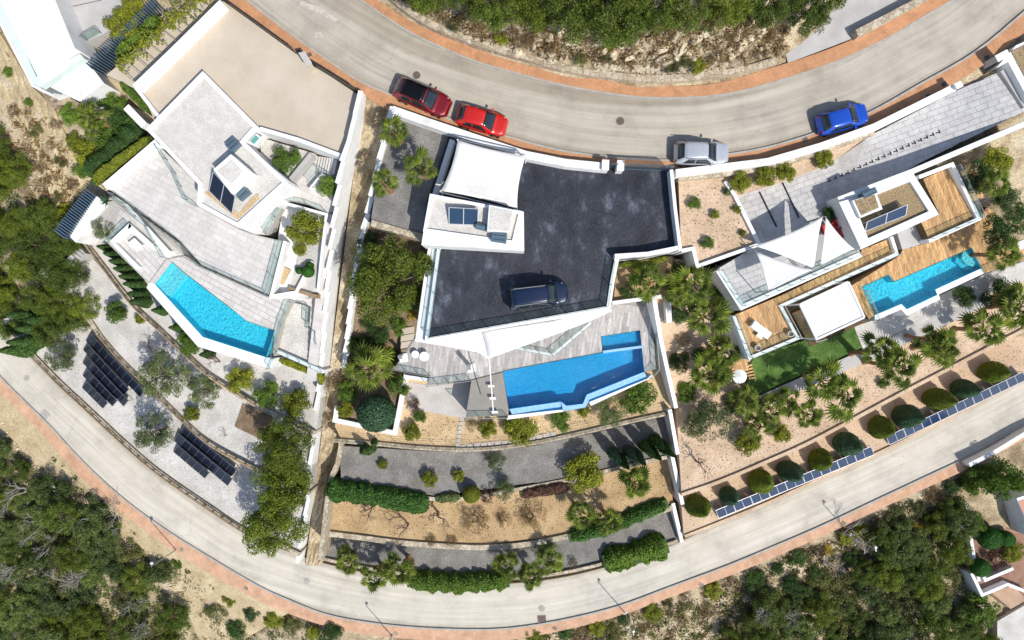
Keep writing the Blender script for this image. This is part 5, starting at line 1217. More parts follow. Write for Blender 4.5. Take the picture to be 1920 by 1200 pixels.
shrubs([(1090,1200),(1150,1195),(1210,1185),(1280,1165),(1330,1150),(1390,1140),(1430,1120),(1490,1100),(1530,1075),(1600,1050),(1660,990),(1690,975),(1730,955),(1765,935),(1790,915)], 'in the second row on the lower right slope', ['shrub', 'dry', 'dark', 'shrub'], (14, 26))
shrubs([(790,5),(850,40),(900,50),(940,70),(985,75),(1040,85),(1090,108),(1140,105),(1235,118),(1262,122),(1290,112),(1310,122),(1350,95),(1400,108),(1432,95)], 'on the rock slope above the upper road', ['dry', 'shrub', 'dry', 'lime'], (13, 22))
shrubs([(880,20),(960,50),(1000,62),(1200,60),(1260,50),(1340,40),(1380,60),(1420,50),(1450,60)], 'higher on the rock slope', ['dry', 'dry', 'shrub'], (16, 26))
shrubs([(20,205),(60,240),(90,270),(110,300),(85,330),(75,310),(130,345),(105,365),(140,380),(100,230)], 'on the sandy slope at far left', ['dry', 'shrub', 'dry'], (9, 17))
for i, (x, y) in enumerate([(1675,975),(1725,988),(1555,1035),(430,1105)]): plant('yellow', x, y, gz(x, y), 12, ('yellow flowering bush on the lower right slope, left of two', 'yellow flowering bush on the lower right slope, right of two', 'yellow flowering bush near the lower right lamp', 'yellow flowering bush on the verge at lower left')[i], 'flowering_bush', 'shrub')
# ------------------------------------------------------------------ fan palms: each frond its own part
def frond_mesh(seed):
    r = random.Random(seed); V = []; F = []
    v, f = tube([(0, 0, 0), (.34, 0, .09), (.66, 0, .10)], .024, .014, 4); V += v; F += f
    n = 13
    for i in range(n):
        a = R(-115 + 230 * i / (n - 1)); L = .54 * (1 - .28 * abs(a) / R(115)) * r.uniform(.9, 1.08); w = .052
        d = Vector((math.cos(a), math.sin(a), 0)); s = Vector((-d.y, d.x, 0)); o = Vector((.64, 0, .10)); k = len(V)
        dr = -.10 - .12 * r.random()
        V += [o, o + d * L * .5 + s * w + Vector((0, 0, .03)), o + d * L * .5 - s * w + Vector((0, 0, .03)), o + d * L * .5 + Vector((0, 0, -.01)), o + d * L + Vector((0, 0, dr))]
        F += [(k, k + 2, k + 3), (k, k + 3, k + 1), (k + 1, k + 3, k + 4), (k + 3, k + 2, k + 4)]
    return mesh_from('frond', V, F, L_palm)
FROND = [frond_mesh(i) for i in range(4)]
DFROND = FROND[0].copy(); DFROND.name = 'dead_frond'; DFROND.materials[0] = L_dry
def ptrunk(h, seed=0):
    r = random.Random(seed); pts = [(r.uniform(-.05, .05), r.uniform(-.05, .05), h * i / 8 - .2 * (i == 0)) for i in range(9)]
    V, F = tube(pts, .2, .13, 9)
    for i in range(9, len(V)):
        if i // 9 == 0: continue
    v2, f2 = tube([(0, 0, -.2), (0, 0, .25)], .34, .21, 9); V, F = join([(V, F), (v2, f2)])
    return mesh_from('trunk', V, F, M_pbark)
PTR = {h: ptrunk(h, h) for h in (2, 3, 4, 6)}
def palm(px, py, zg, rpx, h, label, group='fan palms', n=None):
    p = W(px, py, zg + h); s = rpx * (CAM_H - zg - h) / F_PX / 1.02
    t = thing('fan_palm', label, 'palm tree', (p.x, p.y, zg), 0, group)
    hk = min(PTR, key=lambda k: abs(k - h)); link('trunk', PTR[hk], t, (0, 0, 0), (0, 0, 0), (1, 1, h / hk))
    r = random.Random(int(px * 13 + py)); n = n or r.randint(17, 24); t.rotation_euler = (R(r.uniform(-7, 7)), R(r.uniform(-7, 7)), r.uniform(0, 6)); tilt = r.uniform(0, 6.28); k2 = r.uniform(.0, .28)
    for i in range(r.randint(3, 6)):
        az = r.uniform(0, 6.28); el = R(r.uniform(-62, -35)); link('dead_frond', DFROND, t, (.05 * math.cos(az), .05 * math.sin(az), h - .18), Vector((math.cos(az) * math.cos(el), math.sin(az) * math.cos(el), math.sin(el))).to_track_quat('X', 'Z').to_euler(), (s * r.uniform(.6, .85),) * 3)
    for i in range(n):
        u = (i + .5) / n; el = R(80 * (1 - u) ** 1.15 - 10 + r.uniform(-11, 11)); az = i * 2.39996 + r.uniform(-.45, .45)
        sc_ = s * r.uniform(.68, 1.12) * (1 - k2 * (.5 + .5 * math.cos(az - tilt))) * (.78 + .22 * u)
        link('frond', FROND[i % 4], t, (.08 * math.cos(az), .08 * math.sin(az), h - .05), Vector((math.cos(az) * math.cos(el), math.sin(az) * math.cos(el), math.sin(el))).to_track_quat('X', 'Z').to_euler(), (sc_,) * 3)
    return t
for a in [(742,246,-.25,30,2.4,'fan palm in the dark side gravel, topmost of three'), (788,314,-.25,36,2.6,'fan palm in the dark side gravel, rightmost of three'), (722,348,-.4,36,2.6,'fan palm overhanging the stepped wall, lowest of three'), (790,505,-3.8,34,3,'fan palm between the broad pine and the dark roof'), (690,695,-8.3,52,3.4,'large fan palm beside the L-shaped white wall'),
    (1226,528,-2.4,40,3,'fan palm in the planted pocket beside the dark roof'), (1298,522,-3.6,44,3.2,'fan palm below the sandy planter corner'), (1322,605,-5.8,52,4,'large fan palm between the centre and right villas'), (1333,712,-8.6,46,4,'fan palm left of the white parasol'), (1440,760,-9.4,38,3,'fan palm below the left end of the lawn'), (1542,712,-9.4,46,5.5,'tall fan palm with two trunks below the lawn, upper crown'), (1575,752,-9.4,50,5.5,'tall fan palm below the lawn, lower crown'), (1515,768,-9.4,34,3.5,'short fan palm behind the tall double palm'),
    (1652,668,-7.7,36,5,'slender palm right of the lawn, lower trunk'), (1692,686,-7.7,40,6,'slender palm right of the lawn, upper crown'), (1738,630,-8.4,36,3.8,'slender palm below the pool, left of the pair'), (1768,655,-8.4,42,4.2,'slender palm below the pool, right of the pair'), (1848,618,-8.4,42,4,'slender palm below the dark bush at right'), (1905,575,-8.4,46,4,'slender palm cut by the right edge'), (1420,805,-9.4,36,2.6,'low fan palm on the sand above the topiary row'),
    (652,1058,-13.5,30,2.6,'fan palm above the lower road, leftmost of the row'), (706,1078,-13.5,30,2.8,'fan palm above the lower road, second of the row'), (757,1064,-13.5,36,3,'fan palm above the lower road, third of the row'), (945,1064,-13.5,30,2.8,'fan palm above the lower road, right of the hedge'), (990,1082,-13.5,28,2.8,'fan palm leaning over the lower road'), (1030,1050,-13.5,32,2.8,'fan palm above the lower road, rightmost of the row'), (1085,965,-11.9,36,3,'fan palm on the orange gravel, left of three'), (1142,978,-11.9,34,2.8,'fan palm on the orange gravel, middle of three'), (1185,912,-11.9,36,3,'fan palm on the orange gravel, upper right of three'), (1385,745,-9.3,36,3.4,'fan palm at the lower left corner of the lawn'), (1480,745,-9.3,30,3,'short fan palm on the pale path below the lawn'), (1268,560,-5.2,34,3,'fan palm tight against the boundary wall'), (1352,655,-7.4,36,3.4,'fan palm beside the grey deck wall'), (178,222,-4,40,3.2,'pale palm among the trees left of the villa roof'), (1870,340,-2.8,30,3,'palm among dark trees at the right edge'), (1880,470,-6,32,4,'dark palm beside the white seat at right')]:
    palm(*a)
# spiky agaves
def agave(px, py, z, r, label, mat=None):
    t = thing('agave', label, 'plant', W(px, py, z)); mat = mat or L_topb
    if 'ag' not in _ub:
        _ub['ag'] = mesh_from('leaf', [(0, -.06, 0), (.5, -.09, .12), (1, 0, .1), (.5, .09, .12), (0, .06, 0)], [(0, 1, 3, 4), (1, 2, 3)], L_topb)
    for i in range(18): link('leaf', _ub['ag'], t, (0, 0, .1), (0, -R(10 + 45 * (i % 3) / 2), i * 2.4), (r,) * 3)
agave(1344, 510, -2.6, .75, 'large grey agave at the corner of the paved terrace'); agave(203, 377, -4.6, .7, 'spiky agave beside the end of the long terrace railing'); agave(1292, 948, -12.0, .7, 'grey agave beside the first egg-shaped topiary'); agave(1258, 588, -5.2, .6, 'agave right of the white service niche')
# ------------------------------------------------------------------ clipped topiary, balls, hedges, cypresses
def shaped(fn, n, size, mat, seed, aspect=.6, name='foliage'):
    rs = np.random.RandomState(seed); u = rs.rand(n); a = rs.rand(n) * 6.2832; c, nr_ = fn(u, a, rs)
    lump = sum(np.sin(c @ (rs.randn(3) * 3.2) + rs.rand() * 6) for _ in range(5)); c = c * (1 + (rs.rand(n, 1) - .5) * .10 + lump[:, None] * .018); nr_ = nr_ + rs.randn(n, 3) * .35; nr_ /= np.linalg.norm(nr_, axis=1, keepdims=True)
    return quad_mesh(name, c, nr_, size * (.6 + .8 * rs.rand(n)), aspect, mat, rs)
def egg(u, a, rs):
    z = np.sqrt(u) * 0 + u; r = np.where(z < .25, .84 + .16 * np.sin(z / .25 * 1.57), (1 - np.clip((z - .25) / .75, 0, 1) ** 1.7) ** .85)
    c = np.stack([r * np.cos(a), r * np.sin(a), z * 3.3], 1); return c, np.stack([np.cos(a), np.sin(a), z * .9], 1)
def ball(u, a, rs):
    z = u * 2 - 1; r = np.sqrt(1 - z * z); c = np.stack([r * np.cos(a), r * np.sin(a), z], 1); return c + np.array([0, 0, 1.0]), c
def solid_core(fn, mat, name='core', k=.95):
    V = []; F = []; n = 18; m = 10
    for i in range(m + 1):
        for j in range(n):
            c, _ = fn(np.array([i / m * .999]), np.array([j / n * 6.2832]), None); V.append((c[0, 0] * k, c[0, 1] * k, c[0, 2] * k + .02))
    for i in range(m):
        for j in range(n): F.append((i * n + j, i * n + (j + 1) % n, (i + 1) * n + (j + 1) % n, (i + 1) * n + j))
    return mesh_from(name, V, F, mat, True)
EGG = [(shaped(egg, 9000, .055, m, 7), solid_core(egg, m)) for m in (L_top, L_topb)]
BALLM = {m.name: (shaped(ball, 9000, .05, m, 9), solid_core(ball, m)) for m in (L_ball, L_topb, L_lime, L_purple)}
EN = ['nearest the grey agave', 'second from the agave end', 'third from the agave end', 'fourth from the agave end', 'fifth from the agave end', 'sixth from the agave end', 'seventh from the agave end', 'eighth from the agave end', 'ninth from the agave end', 'tenth from the agave end', 'farthest from the agave end']
for i, (x, y) in enumerate([(1308,948),(1368,930),(1427,905),(1481,882),(1539,862),(1588,832),(1652,801),(1700,781),(1759,748),(1808,729),(1862,698)]):
    s = 1.02 if i != 1 else .8; p = W(x, y, -12.0 + 1.0)
    t = thing('egg_topiary', ('yellow green' if i % 2 == 0 else 'blue green') + ' egg-shaped topiary in the roadside row, ' + EN[i], 'topiary', (p.x, p.y, -12.0), i, 'egg-shaped topiaries above the lower road'); t.scale = (s * srng.uniform(.86, 1.1), s * srng.uniform(.86, 1.1), s * srng.uniform(.84, 1.12)); t.rotation_euler = (R(srng.uniform(-4, 4)), R(srng.uniform(-4, 4)), i)
    link('foliage', EGG[i % 2][0], t); link('inner_growth', EGG[i % 2][1], t)
def balltop(px, py, z, r, mat, label, cat='topiary', name='ball_topiary'):
    p = W(px, py, z + r); t = thing(name, label, cat, (p.x, p.y, z)); t.scale = (r, r, r); link('foliage', BALLM[mat.name][0], t); link('inner_growth', BALLM[mat.name][1], t)
balltop(706, 775, -8.3, 1.62, L_topb, 'huge clipped grey green ball beside the L-shaped white wall')
balltop(578, 509, -3.4, .5, L_ball, 'largest of three clipped green balls in the gravel court'); balltop(561, 507, -3.4, .3, L_ball, 'left small clipped green ball in the gravel court'); balltop(581, 498, -3.4, .34, L_ball, 'upper right clipped green ball in the gravel court')
balltop(884, 927, -10.3, .8, L_lime, 'clipped yellow green ball on the grey gravel edge')
balltop(1855, 1008, -15.5, 1.1, L_ball, 'clipped green ball in the lower right garden, upper'); balltop(1838, 1064, -15.5, .9, L_ball, 'clipped green ball in the lower right garden, lower'); balltop(1885, 1010, -15.5, .8, L_ball, 'small clipped ball near the orange roof')
def hedge(pts, z, w, h, mat, label, dens=560, size=.1, wob=.09, seed=1, core=True):
    P = PX(pts, z); rs = np.random.RandomState(seed); L = [0]
    for a, b in zip(P, P[1:]): L.append(L[-1] + (b - a).length)
    n = int(L[-1] * dens * (w + h)); t_ = rs.rand(n) * L[-1]; k = np.clip(np.searchsorted(L, t_) - 1, 0, len(P) - 2)
    A = np.array([tuple(p) for p in P]); La = np.array(L); s = (t_ - La[k]) / (La[k + 1] - La[k]); c = A[k] + (A[k + 1] - A[k]) * s[:, None]
    d = A[k + 1] - A[k]; d /= np.linalg.norm(d, axis=1, keepdims=True); nx_ = np.stack([-d[:, 1], d[:, 0], d[:, 0] * 0], 1)
    a = rs.rand(n) * 3.6 - .23; kn = np.arange(0, L[-1] + 1, .38); bulge = 1 + np.interp(t_ + np.cos(a) * .3, kn, rs.randn(len(kn)) * wob) + np.interp(a, np.linspace(-.3, 3.5, 9), rs.randn(9) * wob * .6) + wob * rs.randn(n) * .5; bulge = bulge * np.sqrt(np.clip(np.minimum(t_, L[-1] - t_) / .7 + .25, 0, 1))
    off = nx_ * (np.cos(a) * w / 2 * bulge)[:, None]; upv = np.maximum(.05, np.abs(np.sin(a)) ** .6 * h * bulge)
    c = c + off + np.stack([upv * 0, upv * 0, upv], 1); nr_ = nx_ * np.cos(a)[:, None] + np.array([0, 0, 1.]) * np.sin(a)[:, None] + rs.randn(n, 3) * .5; nr_ /= np.linalg.norm(nr_, axis=1, keepdims=True)
    o = P[0]; me = quad_mesh('hedge_foliage', c - np.array(tuple(o)), nr_, size * (.6 + .8 * rs.rand(n)), .6, mat, rs)
    t = thing('hedge', label, 'hedge', o); link('foliage', me, t)
    if core: V, F = wall_geo([q + Vector((0, 0, h * .72)) for q in P], w * .62, z); obj('inner_growth', V, F, L_dark, t)
hedge([(620,910),(680,918),(740,928),(806,940)], -11.4, 2.1, 2.1, L_hedge, 'long bright green hedge between grey and orange gravel', seed=2)
hedge([(768,1080),(860,1087),(955,1080)], -14.2, 1.9, 1.9, L_green, 'green hedge along the lower road between the palms', seed=3)
hedge([(1128,1046),(1180,1035),(1246,1014)], -14.2, 2.3, 2.0, L_green, 'thick green hedge beside the lower road at the right wall', seed=4)
hedge([(1065,1003),(1140,983),(1248,938)], -12.6, 1.35, 1.5, L_hedge, 'green hedge under the three palms on orange gravel', seed=5)
hedge([(975,925),(1020,918),(1066,910)], -10.6, .9, .8, L_purple, 'low purple brown hedge above the orange gravel', seed=6)
hedge([(818,934),(862,930)], -10.4, .8, .6, L_olive, 'short grey clipped hedge right of the long hedge', seed=7)
hedge([(232,158),(288,215)], -1.2, .5, .7, L_green, 'narrow clipped hedge beside the driveway wall', seed=8)
hedge([(180,345),(230,302),(288,262)], -2.6, .7, .9, L_lime, 'yellow green hedge along the terrace wall of left villa', seed=9)
hedge([(176,330),(220,288),(270,245)], -3.6, 1.6, 1.4, L_dark, 'dark hedge beyond the yellow green one', seed=10)
hedge([(222,128),(300,58),(390,-14)], .1, 1.2, .4, L_lime, 'yellow green vine over the pergola beams', 90, .11, .5, seed=11, core=False)
hedge([(226,108),(302,36)], -1.4, .9, .9, L_green, 'green climber behind the louvred fence', seed=12)
hedge([(527,674),(606,704),(602,720)], -7.2, .5, .6, L_lime, 'thin green hedge under the lower court wall', seed=13)
hedge([(1160,497),(1215,494),(1250,484)], -.4, .35, .5, L_lime, 'creeper on the curved white wall of the car park', seed=14)
hedge([(1640,592),(1700,572)], -9, .3, .3, L_green, 'thin planting at the foot of the pool coping', seed=15) if False else None
# cypresses: slim cones
def cyp(u, a, rs):
    z = u; r = .42 * (1 - z) ** .75 * (.75 + .25 * np.minimum(1, z * 6)) * (1 + .12 * np.sin(a * 5 + z * 30)); c = np.stack([r * np.cos(a), r * np.sin(a), z * 3.2], 1); return c, np.stack([np.cos(a), np.sin(a), a * 0 + .3], 1)
CYP = {m.name: (shaped(cyp, 4500, .07, m, 17), solid_core(cyp, m, k=.85)) for m in (L_dark, L_topb, L_green)}
def cypress(px, py, z, s, mat, label, group='cypresses', fat=1.45):
    p = W(px, py, z + 1.0); t = thing('cypress', label, 'tree', (p.x, p.y, z), trng.uniform(0, 6), group); t.scale = (s * fat, s * fat, s * (.9 if fat > 1.2 else 1.05)); link('crown', CYP[mat.name][0], t); link('inner_growth', CYP[mat.name][1], t)
for i, (x, y) in enumerate([(222,478),(232,492),(240,506),(250,520),(258,534),(265,552),(210,466),(270,566)]): cypress(x - 4, y, -8, .95, L_dark, f'dark cypress in the row under the lounge wall, {ORD[i]} in planting order')
for i, (x, y) in enumerate([(300,582),(332,614),(388,664)]): cypress(x, y, -8, .8, L_dark, ('cypress at the foot of the pool wall, left', 'cypress at the foot of the pool wall, middle', 'cypress at the foot of the pool wall, right')[i])
for i, (x, y, m) in enumerate([(1150,850,L_topb),(1165,862,L_dark),(1180,848,L_topb),(1195,855,L_topb),(1210,838,L_dark),(1228,826,L_dark),(1222,846,L_dark),(1245,840,L_dark)]): cypress(x, y, -10.3, 1.4, m, f'small conifer in the dark group on grey gravel, {ORD[i]} from left', fat=.95)
cypress(690, 838, -10.3, 1.3, L_dark, 'dark cypress left on the grey gravel, taller'); cypress(706, 826, -10.3, 1.0, L_dark, 'dark cypress right on the grey gravel, shorter')
for i, (x, y) in enumerate([(60,590),(75,615),(90,600),(60,640),(45,655)]): cypress(x, y, -12.5, 1.4, L_dark, f'tall cypress beside the road at far left, {ORD[i]}')
# bare trees
for i, (x, y, z, s, l) in enumerate([(700,952,-11.9,1.5,'bare tree on the orange gravel, leftmost'), (762,990,-11.9,1.3,'bare tree on the orange gravel, second from left'), (820,968,-11.9,1.5,'bare tree on the orange gravel, third from left'), (266,645,-9.9,.9,'small bare tree on white gravel'), (402,680,-8,.9,'small bare tree below the pool corner'), (415,820,-9.9,.4,'tiny bare tree beside the lower solar array'), (1312,870,-9.4,1.2,'bare branching frangipani on the sand terrace'), (1395,845,-9.4,.5,'small bare bush on the sand terrace')]):
    p = W(x, y, z + 1.2); t = thing('bare_tree', l, 'tree', (p.x, p.y, z), i * 1.3, 'bare garden trees'); t.scale = (s,) * 3; link('branches', BARE[i % 4], t)
# rocks on the slope and loose stones
rs = np.random.RandomState(12)
def rock_mesh(seed):
    bm = bmesh.new(); bmesh.ops.create_icosphere(bm, subdivisions=2, radius=1); r = np.random.RandomState(seed)
    d = [Vector(r.randn(3)).normalized() for _ in range(7)]; hh = [r.uniform(.5, .85) for _ in d]
    for v in bm.verts:
        for q, h_ in zip(d, hh):
            k = v.co.dot(q)
            if k > h_: v.co -= q * (k - h_)
    me = bpy.data.meshes.new('rock'); bm.to_mesh(me); bm.free(); me.materials.append(M_rock); return me
ROCK = [rock_mesh(i) for i in range(5)]
k = 0
rk = random.Random(31)
for i in range(70):
    x = rk.uniform(960, 1470); y = rk.uniform(48, 122) - (abs(x - 1230) / 250) * 8
    t = link('boulder', ROCK[i % 5], None, W(x, y, gz(x, y) + .05), (rk.uniform(0, 3), rk.uniform(0, 3), rk.uniform(0, 6)), (rk.uniform(.2, .85), rk.uniform(.2, .6), rk.uniform(.2, .5)))
    tag(t, 'pale limestone boulder on the rock slope above the upper road', 'rock', 'boulders on the rock slope')
def pebbles(name, region, n, s, label, mat=M_rock, seed=1):
    r = np.random.RandomState(seed); base = [tuple(v.co) for v in ROCK[0].vertices]; bm = bmesh.new(); bmesh.ops.create_icosphere(bm, subdivisions=1, radius=1); bv = np.array([tuple(v.co) for v in bm.verts]); bf = [[v.index for v in f.verts] for f in bm.faces]; bm.free()
    V = []; F = []; pts = []
    while len(pts) < n:
        x = r.uniform(min(p[0] for p in region), max(p[0] for p in region)); y = r.uniform(min(p[1] for p in region), max(p[1] for p in region))
        if inpoly(x, y, region): pts.append((x, y))
    zz = gz_arr(pts)
    for (x, y), z in zip(pts, zz):
        q = W(x, y, z + .08); sc_ = s * r.uniform(.4, 1.3); m = bv * (r.uniform(.6, 1.2, 3) * sc_) * (1 + .3 * r.rand(len(bv), 1)); k_ = len(V); V += [tuple(q + Vector(v)) for v in m]; F += [tuple(i + k_ for i in f) for f in bf]
    o = obj(name, V, F, mat); tag(o, label, 'stones', kind='stuff')
pebbles('loose_stones', [(1110,118),(1240,125),(1360,118),(1360,132),(1240,138),(1120,130)], 420, .16, 'rubble of pale stones at the foot of the rock slope', seed=2)
pebbles('loose_stones', [(740,0),(900,20),(1470,20),(1470,100),(1300,125),(1100,118),(900,70)], 900, .13, 'loose stones scattered over the slope above the upper road', seed=3)
pebbles('loose_stones', [(960,1205),(1300,1125),(1800,900),(1800,960),(1560,1100),(1300,1230),(960,1240)], 900, .12, 'loose stones on the slope below the lower right pavement', seed=4)
pebbles('loose_stones', [(0,760),(110,880),(280,1030),(420,1130),(400,1200),(320,1110),(150,960),(0,830)], 700, .09, 'loose stones on the sandy verge at lower left', seed=5)
pebbles('loose_stones', [(0,200),(60,190),(150,330),(140,400),(60,360)], 420, .06, 'loose stones on the sandy slope at far left', seed=6)
def ground_scrub(region, n, mats, label, seed, size=.13, hgt=.35):
    r = np.random.RandomState(seed); pts = []
    while len(pts) < n:
        x = r.uniform(min(p[0] for p in region), max(p[0] for p in region)); y = r.uniform(min(p[1] for p in region), max(p[1] for p in region))
        if inpoly(x, y, region): pts.append((x, y))
    zz = gz_arr(pts); C_ = []
    for (x, y), z in zip(pts, zz):
        q = np.array(tuple(W(x, y, z + .05))); m = r.randint(14, 40); C_.append(q + r.randn(m, 3) * np.array([.22, .22, .1]) + np.array([0, 0, hgt * .4]))
    c = np.concatenate(C_); nr_ = r.randn(len(c), 3) + np.array([0, 0, .8]); nr_ /= np.linalg.norm(nr_, axis=1, keepdims=True)
    o = bpy.data.objects.new('ground_scrub', quad_mesh('ground_scrub', c, nr_, size * (.5 + r.rand(len(c))), .4, mats, r)); col.objects.link(o); tag(o, label, 'scrub', kind='stuff')
ground_scrub([(720,-20),(900,20),(1480,20),(1480,100),(1300,125),(1100,118),(900,72)], 420, L_dry, 'dry brown undergrowth on the rock slope above the upper road', 1)
ground_scrub([(960,1206),(1300,1125),(1800,900),(1810,960),(1860,1250),(1000,1250)], 900, L_scrub, 'undergrowth on the lower right slope', 2)
ground_scrub([(960,1206),(1300,1125),(1800,900),(1810,960),(1500,1200),(1000,1250)], 350, L_dry, 'dry undergrowth on the lower right slope', 3)
ground_scrub([(-60,790),(80,880),(200,1000),(330,1130),(420,1210),(420,1250),(-60,1250)], 900, L_wood, 'undergrowth beneath the lower left wood', 4)
ground_scrub([(100,850),(300,1020),(430,1105),(640,1192),(640,1230),(420,1200),(280,1050),(120,890)], 260, L_scrub, 'sparse scrub along the lower pavement', 5, .1, .2)
ground_scrub([(0,210),(70,200),(150,320),(150,440),(60,380),(0,280)], 110, L_dry, 'dry scrub on the sandy slope at far left', 6)
ground_scrub([(-60,270),(150,420),(190,560),(60,660),(-60,660)], 500, L_wood, 'undergrowth beneath the pine grove', 7)

# fallen leaves and small stones on the terraces
def litter(region, z, n, mat, label, seed, size=.06):
    r = np.random.RandomState(seed); pts = []
    while len(pts) < n:
        x = r.uniform(min(p[0] for p in region), max(p[0] for p in region)); y = r.uniform(min(p[1] for p in region), max(p[1] for p in region))
        if inpoly(x, y, region): pts.append(tuple(W(x, y, z + .015)))
    c = np.array(pts); nr_ = r.randn(n, 3) * .25 + np.array([0, 0, 1.]); nr_ /= np.linalg.norm(nr_, axis=1, keepdims=True)
    o = bpy.data.objects.new('leaf_litter', quad_mesh('leaf_litter', c, nr_, size * (.4 + 1.2 * r.rand(n) ** 2), .6, mat, r)); col.objects.link(o); tag(o, label, 'litter', kind='stuff')
litter([(1278,820),(1407,775),(1640,675),(1920,560),(1920,612),(1583,790),(1440,858),(1285,920)], -9.4, 1500, L_dry, 'fallen leaves and stones on the sand terrace', 1)
litter([(1290,935),(1440,872),(1583,803),(1920,628),(1920,690),(1640,838),(1440,925),(1290,990)], -12.0, 900, L_dry, 'fallen leaves under the egg-shaped topiaries', 2)
litter([(630,925),(800,950),(990,925),(1250,875),(1255,940),(1060,995),(900,1012),(620,990)], -11.9, 1500, L_dry, 'fallen leaves on the orange gravel', 3)
litter([(645,850),(900,855),(1000,842),(1245,790),(1250,845),(1000,895),(820,920),(650,895)], -10.3, 900, M_kerb, 'pale pebbles on the grey gravel', 4, .05)
litter([(640,810),(760,815),(780,772),(870,790),(960,790),(1100,765),(1230,720),(1250,760),(1000,818),(800,830)], -8.6, 800, L_dry, 'fallen leaves on the tan gravel garden', 5)
litter([(170,460),(250,560),(350,655),(480,740),(590,790),(590,700),(500,690),(380,660),(270,545)], -8.0, 500, M_kerb, 'stones and leaves on the upper white gravel', 6, .05)
litter([(190,520),(250,590),(353,685),(470,765),(580,830),(570,910),(400,825),(290,725),(190,620)], -9.9, 800, M_kerb, 'stones and leaves on the middle white gravel', 7, .05)
litter([(150,610),(283,745),(400,850),(560,930),(550,1030),(340,905),(150,745),(80,660)], -12.6, 900, M_kerb, 'stones and leaves on the lower white gravel', 8, .05)
litter([(1280,345),(1370,345),(1415,455),(1312,490),(1302,462),(1280,462)], -.2, 300, L_dry, 'fallen leaves in the sandy upper planter', 9)
